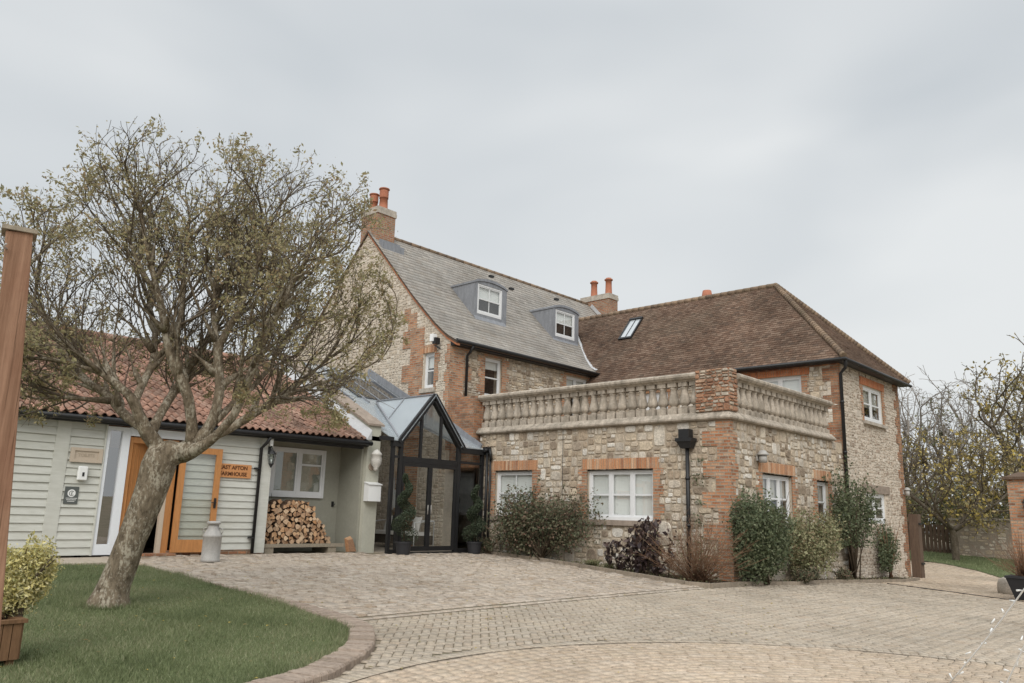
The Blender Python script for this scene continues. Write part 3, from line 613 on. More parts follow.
# planting bed soil + edging
bm_ = MB(); bpz = [(p[0], p[1]) for p in BED]
bm_.add([(p[0], p[1], gz(*p)+.03) for p in bpz]+[(-12.5, 17.1, gz(-12.5, 17.1)+.06)], [(i, (i+1) % len(bpz), len(bpz)) for i in range(0)]+[tuple(range(len(bpz)))])
struct(build(bm_, 'soil', 'soil'))
ke = MB()
fe = BED[1:14]
for i in range(len(fe)-1):
    p, q = np.array(fe[i]), np.array(fe[i+1]); n = max(1, int(np.linalg.norm(q-p)/.6))
    for k in range(n):
        a_, b_ = p+(q-p)*k/n, p+(q-p)*((k+1)/n-.01); ke.bar((a_[0], a_[1], gz(*a_)+.015+R.normal(0, .004)), (b_[0], b_[1], gz(*b_)+.015), .07, .13)
struct(build(ke, 'bed_edging', 'kerb_stone'))
# far lawn beyond the gate
FL = [(-30, 36.3), (-11.3, 37.0), (-9.6, 36.2), (-8.2, 34.8), (-7.0, 33.0), (-5.4, 30.9), (-3.0, 30.5), (4, 33), (8, 42), (-30, 42)]
lawn(FL, 'lawn', .8, .02)
g = blades('grass', FL, 16000, .07, .012, .02); tag(g, 'strip of green grass beyond the gateway, in front of the garden wall', 'grass')

# ------------------------------------------------------------------ roofs
def tiles(par, name, mat, Pf, poly, gauge, tw, th, jit=.3, tiltj=.004):
    """Pf(s,t)->(point, normal); poly in (s,t). One stepped course after another, each tile its own facet."""
    V, F, A = [], [], []
    poly = [np.array(p, float) for p in poly]; t0 = min(p[1] for p in poly); t1 = max(p[1] for p in poly); r = 0; t = t0
    while t < t1-1e-4:
        te = min(t+gauge, t1); tm = (t+te)/2; xs_ = []
        for i in range(len(poly)):
            p, q = poly[i], poly[(i+1) % len(poly)]
            if (p[1] > tm) != (q[1] > tm): xs_.append(p[0]+(tm-p[1])*(q[0]-p[0])/(q[1]-p[1]))
        xs_.sort()
        for k in range(0, len(xs_)-1, 2):
            a, b_ = xs_[k], xs_[k+1]; s0 = a; off = (r % 2)*.5*tw
            cuts = [a]+[c_ for c_ in np.arange(math.floor(a/tw)*tw+off, b_, tw) if c_ > a+.02 and c_ < b_-.02]+[b_]
            for s0, s1 in zip(cuts[:-1], cuts[1:]):
                g_ = .0025; n0 = th*(1+R.normal(0, .12)); j = R.normal(0, tiltj)
                o = len(V)
                for (ss, tt, hh) in ((s0+g_, t-.004+j*.5, 0), (s1-g_, t-.004+j*.5, 0), (s0+g_, t-.004+j*.5, n0), (s1-g_, t-.004+j*.5, n0), (s1-g_, te+.01, .002+n0*.1), (s0+g_, te+.01, .002+n0*.1)):
                    p, nn = Pf(ss, tt); V.append([p[i]+nn[i]*hh for i in range(3)])
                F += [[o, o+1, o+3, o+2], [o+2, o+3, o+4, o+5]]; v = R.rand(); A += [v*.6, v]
        t = te; r += 1
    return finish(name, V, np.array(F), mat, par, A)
def planeP(o, es, et, n):
    o, es, et, n = map(np.array, (o, es, et, n)); return lambda s, t: (o+es*s+et*t, n)
def ridge_line(mb, p, q, r, seg=.32):
    p = np.array(p, float); q = np.array(q, float); L = np.linalg.norm(q-p); n = max(1, int(L/seg))
    for i in range(n):
        a = p+(q-p)*i/n; b_ = p+(q-p)*(i+1.03)/n; mb.tube([a, b_], [r*1.06, r*.96], 8, R.rand())

# ================================================================== FARMHOUSE (slate roof)
XH, YG, YE = -18.3, 16.84, 30.6; XR, ZR, XW = -23.0, 11.12, -27.7; ZE = 6.45
H = thing('farmhouse', 'tall rubble stone farmhouse with grey slate roof and two lead dormers behind the glass porch', 'house', (-23, 23.5, 0))
fg = FR('F', YG); fl_ = FR('R', XH)
prof = [(-17.98, 6.36), (-18.45, 6.62), (-19.05, 7.10), (-20.2, 8.18), (XR, ZR)]
prof2 = [(XR, ZR), (-25.8, 8.18), (-26.95, 7.1), (-27.55, 6.62), (-28.0, 6.36)]
hole_g = [(-19.55, -19.03, 4.94, 6.1), (-20.85, -19.6, 1.1, 2.12)]
hole_l = [(18.42, 19.24, 4.80, 6.12), (22.68, 23.98, 4.40, 6.12)]
m = MB(); fg.wall(m, XW, XH, -.4, 6.35, hole_g, w=-.02)
# gable triangle following the roof line
def zroof(x): return float(np.interp(x, [-28.0, -27.55, -26.95, -25.8, XR, -20.2, -19.05, -18.45, -17.98], [6.36, 6.62, 7.1, 8.18, ZR, 8.18, 7.1, 6.62, 6.36]))
gx = [XW, -27.55, -26.95, -25.8, XR, -20.2, -19.05, -18.45, XH]
for i in range(len(gx)-1):
    a, b_ = gx[i], gx[i+1]
    m.hexa([(a, YG+.02, 6.35), (b_, YG+.02, 6.35), (b_, YG+.35, 6.35), (a, YG+.35, 6.35), (a, YG+.02, zroof(a)-.06), (b_, YG+.02, zroof(b_)-.06), (b_, YG+.35, zroof(b_)-.06), (a, YG+.35, zroof(a)-.06)])
build(m, 'gable_wall', 'mortar_pale', H); rubble(H, 'gable_stonework', 'gable_stones', fg, XW, XH, -.4, 11, hole_g, .02, 1.25, top=zroof, seed=3, w=-.004, hj=.003, rnd=.5)
m = MB(); fl_.wall(m, YG+.352, YE, 2.9, 6.3, hole_l, w=-.02); build(m, 'side_wall', 'mortar_cream', H); rubble(H, 'side_stonework', 'facade_stones', fl_, YG, YE-5.5, 3.2, 6.28, hole_l, .022, 1.6, seed=4, hj=.005)
m = MB(); m.box(XW, XW+.35, YG+.352, YE, -.4, 6.3); m.box(XW+.36, XH-.36, YE-.3, YE, -.4, 6.3); build(m, 'rear_wall', 'mortar_cream', H)
def quoins(mb, fr, uedge, sgn, v0, v1, long=.45, short=.24, step=.30, w=.012, wi=.03, extra=0):
    v = v0; k = 0
    while v < v1-.02:
        L = (long if k % 2 else short)+R.uniform(-.03, .03); e = min(v+step, v1); fr.box(mb, *(sorted((uedge, uedge+sgn*L))), v, e, -wi, w); v = e; k += 1
m = MB()
quoins(m, fg, XH+.010, -1, 4.2, 6.3, .26, .14, .3); quoins(m, fl_, YG-.011, 1, 2.95, 6.28, .98, .66, .45)
build(m, 'corner_brick', 'quoin_brick', H)
m = MB()   # brick strip beside and above the gable window
quoins(m, fg, -19.58, -1, .0, 7.0, 1.05, .66, .58, w=.014); quoins(m, fg, -20.0, -1, 7.0, 7.55, .72, .4, .3, w=.014); quoins(m, fg, -20.35, -1, 7.55, 8.0-.25, .5, .3, .3, w=.014); quoins(m, fg, -19.02, 1, 4.86, 6.2, .22, .12, .3, w=.014)
fg.box(m, -19.58, -19.02, 3.9, 4.86, -.03, .008)
build(m, 'brick_strip', 'quoin_brick', H)
m = MB(); fg.box(m, -19.75, -18.93, 6.11, 6.36, -.1, .018); build(m, 'window_arch', 'arch_brick', H)
m = MB()
for (a, b_, c_, d) in hole_l: m = MB(); quoins(m, fl_, a, -1, c_-.15, d+.02, .34, .2, .26); build(m, 'window_surround', 'quoin_brick', H); m = MB(); quoins(m, fl_, b_, 1, c_-.15, d+.02, .34, .2, .26); fl_.box(m, a-.1, b_+.1, d+.02, 6.27, -.05, .014); build(m, 'window_surround', 'quoin_brick', H)
window(H, fg, -19.55, -19.03, 4.94, 6.1, 1, sill=('coping_stone', .14, .06, .1), blind=('blind', .4))
window(H, fg, -20.85, -19.6, 1.1, 2.12, 2, sill=('sill_stone', .09, .05, .05), blind=('curtain', None))
window(H, fl_, 18.42, 19.24, 4.80, 6.12, 1, blind=('blind', .25)); window(H, fl_, 22.68, 23.98, 4.40, 6.12, 2, sash=False, blind=('blind', .2))
# roof: front slope with sprocketed eaves
pa = np.array(prof); cl = np.r_[0, np.cumsum(np.linalg.norm(np.diff(pa, axis=0), axis=1))]
def Pslate(s, t):
    x = np.interp(t, cl, pa[:, 0]); z = np.interp(t, cl, pa[:, 1]); x2 = np.interp(t+.05, cl, pa[:, 0]); z2 = np.interp(t+.05, cl, pa[:, 1])
    if t > cl[-1]-.06: x2, z2, x, z = x, z, np.interp(t-.05, cl, pa[:, 0]), np.interp(t-.05, cl, pa[:, 1]); d = np.array([x2-x, 0, z2-z]); x, z = x2, z2
    else: d = np.array([x2-x, 0, z2-z])
    d /= np.linalg.norm(d); return np.array([x, s, z]), np.array([d[2], 0, -d[0]])
T = cl[-1]
tiles(H, 'roof', 'slate', Pslate, [(YG-.08, 0), (24.35, 0), (24.95, cl[2]), (25.8, cl[3]), (27.1, cl[3]+1.75), (30.7, cl[3]+1.76), (30.7, T), (YG-.08, T)], .21, .27, .013)
m = MB()     # roof body under the slates and the back slope
for i in range(len(prof)-1):
    (x0, z0), (x1, z1) = prof[i], prof[i+1]
    m.hexa([(x0, YG-.05, z0-.09), (x1, YG-.05, z1-.09), (x1, 30.7, z1-.09), (x0, 30.7, z0-.09), (x0, YG-.05, z0-.012), (x1, YG-.05, z1-.012), (x1, 30.7, z1-.012), (x0, 30.7, z0-.012)])
for i in range(len(prof2)-1):
    (x0, z0), (x1, z1) = prof2[i], prof2[i+1]
    m.hexa([(x0, YG-.05, z0-.09), (x1, YG-.05, z1-.09), (x1, 30.7, z1-.09), (x0, 30.7, z0-.09), (x0, YG-.05, z0), (x1, YG-.05, z1), (x1, 30.7, z1), (x0, 30.7, z0)])
for x0, z0 in [(0, 0)]: m.add([(XH, YE-.01, 6.3), (XR, YE-.01, ZR-.1), (XW, YE-.01, 6.3)], [(0, 1, 2)])
build(m, 'roof_boarding', 'gate_wood', H)
m = MB(); ridge_line(m, (XR, 17.9, ZR+.0), (XR, 30.0, ZR+.0), .09, .45); build(m, 'ridge', 'ridge_tile', H)
m = MB()     # brick verge under the slates
for (x0, z0), (x1, z1) in zip(prof[:-1], prof[1:]): m.hexa([(x0, YG-.035, z0-.155), (x1, YG-.035, z1-.155), (x1, YG+.1, z1-.155), (x0, YG+.1, z0-.155), (x0, YG-.035, z0-.092), (x1, YG-.035, z1-.092), (x1, YG+.1, z1-.092), (x0, YG+.1, z0-.092)])
build(m, 'verge', 'arch_orange', H)
m = MB(); m.tube([(XH+.34, YG-.05, 6.36), (XH+.34, 24.45, 6.34)], .06, 8); m.box(XH+.0, XH+.27, YG, 24.3, 6.24, 6.36)
m.tube([(XH+.34, 17.53, 6.3), (XH+.2, 17.53, 6.1), (XH+.07, 17.53, 6.0), (XH+.07, 17.53, 4.6)], .045, 8); build(m, 'gutter', 'black_iron', H)
m = MB()
for (t0_, t1_) in ((0, 1),):
    vpts = [(-18.15, 24.42, 6.56), (-18.5, 24.6, 6.74), (-19.05, 25.0, 7.18), (-20.2, 25.98, 8.26), (-21.25, 27.0, 9.36)]
    for p, q in zip(vpts[:-1], vpts[1:]): m.bar(p, q, .26, .03, (.6, -.5, .7))
build(m, 'valley_flashing', 'white_flashing', H)
m = MB()     # roof vents
for y, z in ((21.9, 10.35), (22.7, 9.95), (25.9, 10.25)):
    x = -18.1-(z-6.45)/1.075; m = MB(); m.box(x-.02, x+.1, y, y+.22, z-.02, z+.06); build(m, 'roof_vent', 'black_iron', H)
# dormers
def dormer(y0, y1, xf, zb, zt):
    f = FR('R', xf); m = MB()
    def xs_(z): return float(np.interp(z, [6.36, 6.62, 7.1, 8.18, ZR], [-17.98, -18.45, -19.05, -20.2, XR]))
    o0, o1 = y0-.12, y1+.24
    for a, b_ in ((o0, y0), (y1, o1)):
        m.hexa([(xf, a, zb-.3), (xf, b_, zb-.3), (xs_(zb)-.25, b_, zb-.3), (xs_(zb)-.25, a, zb-.3), (xf, a, zt), (xf, b_, zt), (xs_(zt)-.3, b_, zt), (xs_(zt)-.3, a, zt)])
    m.box(xf-.3, xf, y0, y1, zb-.3, zb-.0)
    d = build(m, 'dormer', 'lead', H)
    m = MB(); n = 8; ya = o0-.03; yb = o1+.03      # curved lead top with rolled edge
    P = []
    for xx in (xf+.03, xs_(zt+.15)-.45):
        for k in range(n+1):
            t = k/n; y = ya+(yb-ya)*t; z = zt+.02+.17*math.sin(math.pi*t)**.7; P.append((xx, y, z))
        for k in range(n+1): t = k/n; P.append((xx, ya+(yb-ya)*t, zt-.05+.14*math.sin(math.pi*t)**.7))
    k2 = 2*(n+1); F = []
    for k in range(n): F += [(k, k+1, k2+k+1, k2+k), (n+1+k, n+2+k, k2+n+2+k, k2+n+1+k), (k, k+1, n+2+k, n+1+k), (k2+k, k2+k+1, k2+n+2+k, k2+n+1+k)]
    F += [(0, n+1, k2+n+1, k2), (n, 2*n+1, k2+2*n+1, k2+n)]
    m.add(P, F); build(m, 'dormer_roof', 'lead', d)
    m = MB(); f.box(m, y0, y1, zt-.06, zt+.1, -.1, -.005); build(m, 'dormer_head', 'lead', d); m = MB(); m.hexa([(xf-.0, y0-.15, zb-.38), (xf+.22, y0-.15, zb-.50), (xf+.22, y1+.15, zb-.50), (xf, y1+.15, zb-.38), (xf, y0-.15, zb-.10), (xf+.22, y0-.15, zb-.44), (xf+.22, y1+.15, zb-.44), (xf, y1+.15, zb-.10)]); build(m, 'dormer_apron', 'lead', d)
    wn = MB(); window(d, f, y0, y1, zb, zt-.05, 1, inset=.02, bars_v=2, blind=('blind', .45), outer=.07, lin=(0, .22))
dormer(19.52, 20.82, -19.90, 8.08, 9.26); dormer(23.93, 25.18, -19.90, 8.05, 9.22)
# chimneys
def chimney(x0, x1, y0, y1, z0, z1, pots, face):
    m = MB(); m.box(x0, x1, y0, y1, z0, z1-.26); c_ = build(m, 'chimney', face, H)
    m = MB(); m.box(x0-.035, x1+.035, y0-.035, y1+.035, z1-.26, z1-.12); m.box(x0-.02, x1+.02, y0-.02, y1+.02, z1-.12, z1); build(m, 'chimney_cap', 'coping_stone', c_)
    for (x, y, h, r, louv) in pots:
        m = MB(); P = [(r*1.12, 0), (r*1.12, .06), (r, .1), (r*.9, h*.55)]
        if louv:
            for k in range(5): z = h*.55+k*h*.07; P += [(r*1.08, z), (r*.98, z+h*.03)]
            P += [(r*.9, h*.92), (r*1.25, h*.93), (r*1.2, h*.97), (r*.3, h*1.02)]
        else: P += [(r*.9, h*.86), (r*1.2, h*.87), (r*1.2, h*.93), (r*.85, h*.94), (r*.8, h)]
        m.lathe((x, y, z1-.03), P, 14); build(m, 'chimney_pot', 'terracotta', c_)
    return c_
brick('chimney_brick', [(.32, .12, .065), (.42, .19, .10), (.34, .2, .13)], (.40, .34, .27), stain=.55, stonef=.2, mort=.016)
chimney(-23.56, -22.6, YG+.05, 17.72, 9.8, 12.02, [(-22.84, 17.3, .9, .165, True), (-23.3, 17.2, .76, .155, True)], 'chimney_brick')
chimney(-23.4, -21.7, 30.05, 30.75, 9.6, 11.5, [(-22.85, 30.4, .88, .17, False), (-21.98, 30.4, .88, .17, False)], 'chimney_brick')
m = MB(); m.bar((-22.75, 30.03, 11.02), (-21.75, 30.03, 10.0), .02, .16, (0, 0, 1)); build(m, 'chimney_flashing', 'white_flashing', H)
m = MB(); m.bar((-22.47, 16.95, 10.62), (-22.47, 17.9, 10.62), .03, .2); m.box(-22.5, -22.2, 16.9, 17.9, 10.25, 10.55); build(m, 'chimney_flashing', 'lead', H)

# ================================================================== TWO-STOREY WING (clay tile hip roof)
WG = thing('stone_wing', 'two-storey rubble and brick wing with brown clay tile hipped roof at right', 'house', (-13.5, 27, -.5))
XB, YB, YB2 = -8.96, 24.2, 29.6; wr = FR('R', XB+.004); wf = FR('F', YB)
hr = [(26.15, 27.95, 4.28, 5.44), (25.9, 27.65, 1.1, 2.03)]; hf = [(-11.58, -10.12, 4.5, 5.58), (-15.9, -14.92, 4.2, 5.44)]
m = MB(); wr.wall(m, YB, YB2, -1.0, 5.85, hr, w=-.02); build(m, 'end_wall', 'mortar_pale', WG); rubble(WG, 'end_stonework', 'flint_stones', wr, YB, YB2, -1, 5.84, hr, .014, 1.25, seed=5, w=-.004, rnd=.7, hj=.006, gap=.012)
m = MB(); wf.wall(m, -18.2, XB-.35, 3.0, 5.85, hf, w=-.02, depth=.33); build(m, 'front_wall', 'mortar_cream', WG); rubble(WG, 'front_stonework', 'facade_stones', wf, -18.2, XB-.02, 3.2, 5.84, hf, .03, 1.6, seed=6); m = MB(); m.box(-18, XB-.36, YB2-.3, YB2, -1, 5.85); build(m, 'rear_wall', 'mortar_cream', WG)
m = MB(); quoins(m, wr, YB+.001, 1, -.6, 5.84, .16, .16, .6, w=.006); quoins(m, wf, XB+.009, -1, 3.2, 5.78, .50, .26, .42, w=.01); build(m, 'corner_brick', 'old_brick', WG)
m = MB(); quoins(m, wr, YB2+.004, -1, -.7, 5.84, .46, .24, .3, w=.012); build(m, 'corner_brick', 'old_brick', WG)
for (a, b_, c_, d) in hf: m = MB(); quoins(m, wf, a, -1, c_-.05, d, .26, .2, .3, w=.011); build(m, 'window_surround', 'quoin_brick', WG); m = MB(); quoins(m, wf, b_, 1, c_-.05, d, .26, .2, .3, w=.011); build(m, 'window_surround', 'quoin_brick', WG)
for (a, b_, c_, d) in hr[:1]: m = MB(); quoins(m, wr, a, -1, c_, d, .2, .12, .2, w=.009); build(m, 'window_surround', 'quoin_brick', WG); m = MB(); quoins(m, wr, b_, 1, c_, d, .2, .12, .2, w=.009); build(m, 'window_surround', 'quoin_brick', WG)
m = MB(); wf.box(m, -12.6, XB-.003, 5.79, 5.849, -.04, .015); build(m, 'eaves_course', 'old_brick', WG)
m = MB(); wf.box(m, -12.3, -9.86, 5.585, 5.785, -.1, .02); build(m, 'window_arch', 'arch_orange', WG)
m = MB(); wr.box(m, 25.95, 28.15, 5.445, 5.69, -.1, .02); build(m, 'window_arch', 'arch_orange', WG)
m = MB(); wf.box(m, -16.1, -14.7, 5.445, 5.69, -.1, .02); build(m, 'window_arch', 'arch_brick', WG)
m = MB(); wr.box(m, 25.6, 28.0, 2.035, 2.28, -.1, .03); build(m, 'lintel', 'sill_stone', WG)
window(WG, wr, 26.15, 27.95, 4.28, 5.44, 2, inset=.06, outer=.09, sill=('coping_stone', .1, .1, .12), blind=('curtain', .6), bars_v=1)
window(WG, wr, 25.9, 27.65, 1.1, 2.03, 2, inset=.06, outer=.09, blind=('curtain', .6))
window(WG, wf, -11.58, -10.12, 4.5, 5.58, 2, sash=False, outer=.07, blind=('blind', .8))
window(WG, wf, -15.9, -14.92, 4.2, 5.44, 2, outer=.08)
ex0, ex1, ey0, ey1, ze = -18.3, -8.66, 23.88, 29.95, 5.93; rz = 9.42; ry = (ey0+ey1)/2; ax_ = -12.05
def sl_plane(A, B, C):   # eave A->B, up towards C
    A, B, C = map(lambda q: np.array(q, float), (A, B, C)); es = (B-A)/np.linalg.norm(B-A); v = C-A; et = v-es*(v@es); T_ = np.linalg.norm(et); et /= T_; n = np.cross(es, et); n = n if n[2] > 0 else -n; return A, es, et, n, T_
A, es, et, n_, T_ = sl_plane((ex0-4, ey0, ze), (ex1, ey0, ze), (ex0, ry, rz)); Lx = ex1-ex0+4; sa = ax_-(ex0-4)
# valley: where the tiles meet the slates
tiles(WG, 'roof', 'clay_tile', planeP(A, es, et, n_), [(4.05, 0), (Lx, 0), (sa, T_), (.9, T_), (2.35, T_*.62)], .115, .165, .026, tiltj=.008)
A2, es2, et2, n2_, T2 = sl_plane((ex1, ey0, ze), (ex1, ey1, ze), (ax_, ry, rz)); tiles(WG, 'roof_hip', 'clay_tile', planeP(A2, es2, et2, n2_), [(0, 0), (ey1-ey0, 0), (ry-ey0, T2)], .115, .165, .026, tiltj=.008)
m = MB(); m.add([(ex0-3, ey1, ze), (ex1, ey1, ze), (ax_, ry, rz), (ex0-3, ry, rz), (ex0-3, ey0, ze), (ex1, ey0, ze)], [(0, 1, 2, 3), (1, 5, 2)]); m.v = [(q[0], q[1], q[2]-.02) for q in m.v]; build(m, 'roof_back', 'clay_tile', WG)
m = MB(); m.add([(ex0, ey0, ze-.03), (ex1, ey0, ze-.03), (ax_, ry, rz-.03), (ex0-3, ry, rz-.03)], [(0, 1, 2, 3)]); build(m, 'roof_boarding', 'gate_wood', WG)
m = MB(); ridge_line(m, (-21.3, ry, rz+.02), (ax_, ry, rz+.02), .1, .3); ridge_line(m, (ex1, ey0, ze+.05), (ax_, ry, rz+.04), .10, .13); ridge_line(m, (ex1, ey1, ze+.05), (ax_, ry, rz+.04), .10, .13); build(m, 'ridge', 'ridge_tile', WG)
m = MB(); m.box(-17.9, XB+.3, YB-.3, YB-.02, 5.83, 5.90); m.box(XB+.02, XB+.3, YB, YB2+.25, 5.83, 5.90); m.tube([(-17.9, ey0-.05, 5.9), (ex1+.05, ey0-.05, 5.88), (ex1+.05, ey1, 5.86)], .055, 8); build(m, 'gutter', 'black_iron', WG)
m = MB(); m.tube([(ex1+.03, YB-.28, 5.85), (ex1-.05, YB-.1, 5.65), (XB+.075, YB-.04, 5.5), (XB+.075, YB-.04, -.35)], .05, 8)
for z in (4.6, 3.1, 1.6, .2): m.tube([(XB+.075, YB-.04, z), (XB+.075, YB-.04, z+.07)], .065, 8)
build(m, 'downpipe', 'black_iron', WG)
# skylight
def rp(x, y, h): return np.array([x, y, ze+(y-ey0)*(rz-ze)/(ry-ey0)])+np.array(n_)*h
m = MB(); s0, s1, q0, q1 = -17.95, -17.45, 25.65, 26.4
for (a, b_, c_, d, h0, h1) in ((s0-.06, s1+.06, q0-.06, q0, .02, .09), (s0-.06, s1+.06, q1, q1+.06, .02, .12), (s0-.06, s0, q0, q1, .02, .09), (s1, s1+.06, q0, q1, .02, .09), ((s0+s1)/2-.015, (s0+s1)/2+.015, q0, q1, .03, .075)):
    m.hexa([rp(a, c_, h0), rp(b_, c_, h0), rp(b_, d, h0), rp(a, d, h0), rp(a, c_, h1), rp(b_, c_, h1), rp(b_, d, h1), rp(a, d, h1)])
sk = build(m, 'skylight', 'charcoal_frame', WG)
m = MB(); m.quad(rp(s0, q0, .06), rp(s1, q0, .06), rp(s1, q1, .06), rp(s0, q1, .06)); build(m, 'pane', 'sky_pane', sk)
m = MB(); m.lathe((-16.5, 30.0, 9.4), [(.2, 0), (.2, .9), (.24, .92), (.24, 1.0), (.18, 1.3)], 12); build(m, 'chimney_pot', 'terracotta', WG)

# ================================================================== SINGLE-STOREY EXTENSION with balustraded terrace
EX = thing('stone_extension', 'single-storey rubble stone extension with orange brick window surrounds and balustraded roof terrace', 'building', (-13, 20.5, -.3))
YF, XF, ZC = 17.2, -8.96, 3.40; ff = FR('F', YF); fr = FR('R', XF)
hF = [(-13.12, -11.06, 1.0, 2.26), (-16.5, -15.05, 1.02, 2.28)]; hR = [(18.8, 20.55, 1.04, 2.22), (22.12, 22.98, 1.06, 2.2)]
m = MB(); ff.wall(m, -17.2, XF-.012, -.5, ZC, hF, w=-.02); build(m, 'front_wall', 'mortar_cream', EX); rubble(EX, 'front_stonework', 'facade_stones', ff, -17.2, XF-.02, -.5, ZC, hF, .052, 1.3, seed=7, hj=.009)
m = MB(); fr.wall(m, YF+.352, YB-.004, -.8, ZC, hR, w=-.02); build(m, 'side_wall', 'mortar_cream', EX); rubble(EX, 'side_stonework', 'facade_stones', fr, YF+.03, YB-.01, -.8, ZC, hR, .055, 1.25, seed=8, hj=.009)
m = MB(); m.box(-18.3, XF-.36, YF+.36, YB-.01, 3.25, 3.36); build(m, 'terrace_floor', 'mortar_grey', EX)
for (fr_, hs) in ((ff, hF), (fr, hR)):
    for (a, b_, c_, d) in hs:
        m = MB(); quoins(m, fr_, a, -1, c_-.06, d+.03, .30, .18, .24, w=.014); build(m, 'window_surround', 'quoin_brick', EX); m = MB(); quoins(m, fr_, b_, 1, c_-.06, d+.03, .30, .18, .24, w=.014); build(m, 'window_surround', 'quoin_brick', EX)
        m = MB(); fr_.box(m, a-.16, b_+.16, d+.03, d+.30, -.1, .018); fr_.box(m, a, b_, d, d+.03, -.1, -.02); build(m, 'window_arch', 'arch_brick', EX)
m = MB(); quoins(m, ff, XF+.010, -1, -.45, ZC-.005, .72, .36, .36, w=.016); quoins(m, fr, YF-.012, 1, -.5, ZC-.005, .40, .2, .36, w=.015)
build(m, 'corner_brick', 'quoin_brick', EX)
for (fr_, hs, L_) in ((ff, hF, (3, 1)), (fr, hR, (3, 1))):
    for (h_, k) in zip(hs, L_): window(EX, fr_, *h_, k, inset=.10, outer=.065, sill=('sill_stone', .13, .07, .1), blind=(('blind', None) if fr_ is ff else ('curtain', .55)), bars_v=(2 if (fr_ is ff and k == 1) else 1), back='dark_room')
m = MB()   # moulded plinth of the parapet, mitred at the corner
pr = [(-.30, ZC), (.09, ZC), (.12, ZC+.03), (.12, ZC+.07), (.09, ZC+.10), (.0, ZC+.20), (-.30, ZC+.20)]
ff.extr(m, pr, -17.25, XF, 0, 1); fr.extr(m, [(a, b_-.002) for a, b_ in pr], YF, 23.4, -1, 0)
bal = build(m, 'balustrade', 'balustrade_stone', EX)
m = MB(); cp = [(-.30, 4.40), (-.02, 4.40), (.0, 4.43), (.06, 4.45), (.10, 4.50), (.10, 4.55), (.05, 4.59), (-.30, 4.60)]
ff.extr(m, cp, -17.25, -9.80); fr.extr(m, [(a, b_-.04) for a, b_ in cp], 17.62, 23.35); build(m, 'coping', 'balustrade_stone', bal)
bz = ZC+.20
def baluster_mesh():
    m = MB(); m.box(-.125, .125, -.11, .11, 0, .16)
    m.lathe((0, 0, .16), [(.10, 0), (.105, .02), (.07, .045), (.08, .06), (.13, .10), (.14, .14), (.125, .22), (.10, .33), (.08, .44), (.08, .47), (.10, .495), (.10, .53)], 12)
    m.box(-.12, .12, -.11, .11, .69, .80); return m
bm0 = baluster_mesh(); b0 = None; nb = 0
for k in range(24):
    x = -17.05+k*.3105; y = YF+.15
    if b0 is None:
        bm0.v = [(q[0]+x, q[1]+y, q[2]+bz) for q in bm0.v]; b0 = build(bm0, 'baluster', 'balustrade_stone', bal); off0 = Vector(b0.location)
    else: c_ = b0.copy(); COL.objects.link(c_); c_.parent = bal; c_.location = off0+Vector((k*.3105, 0, 0)); c_.rotation_euler = (0, 0, R.uniform(-.05, .05))
base0 = Vector((-17.05, YF+.15, 0))
for k in range(18):
    c_ = b0.copy(); COL.objects.link(c_); c_.parent = bal; c_.location = off0+Vector((XF-.15, 17.85+k*.315, -.04))-base0
m = MB(); m.box(XF-.86, XF+.035, YF-.03, YF+.36, ZC+.201, 4.63); cpier = build(m, 'corner_pier', 'pier_brick', EX)
stonem('pier_stones', [(.42, .23, .14), (.50, .42, .33), (.38, .21, .135), (.46, .30, .20), (.42, .36, .29), (.35, .19, .12), (.50, .44, .36), (.44, .26, .17)], .6)
rubble(cpier, 'pier_stonework', 'pier_stones', FR('F', YF-.05), XF-.86, XF+.035, ZC+.20, 4.63, (), .013, 2.0, seed=14, w=.005, rnd=.5); rubble(cpier, 'pier_stonework', 'pier_stones', FR('R', XF+.055), YF-.03, YF+.36, ZC+.20, 4.63, (), .013, 2.0, seed=15, w=.005, rnd=.5)
m = MB(); m.box(XH+.02, -17.26, 16.98, 17.3, 2.4, 4.58); m.box(XH+.02, -17.2, 17.3, 17.5, 2.4, 4.56); build(m, 'brick_pier', 'old_brick', EX)
m = MB(); m.box(-10.2, -9.92, 16.98, 17.19, 2.98, 3.2); m.box(-10.26, -9.82, 16.92, 17.19, 2.9, 2.98); m.hexa([(-10.16, 17.0, 2.74), (-9.9, 17.0, 2.74), (-9.9, 17.19, 2.74), (-10.16, 17.19, 2.74), (-10.24, 16.94, 2.9), (-9.84, 16.94, 2.9), (-9.84, 17.19, 2.9), (-10.24, 17.19, 2.9)])
m.tube([(-10.03, 17.1, 2.78), (-10.03, 17.1, -.25)], .05, 8)
for z in (2.0, .9): m.tube([(-10.03, 17.1, z), (-10.03, 17.1, z+.06)], .062, 8)
build(m, 'downpipe', 'black_iron', EX)
m = MB(); m.tube([(-13.95, 17.185, 3.38), (-13.95, 17.185, .2)], .006, 5); build(m, 'cable', 'black_iron', EX)
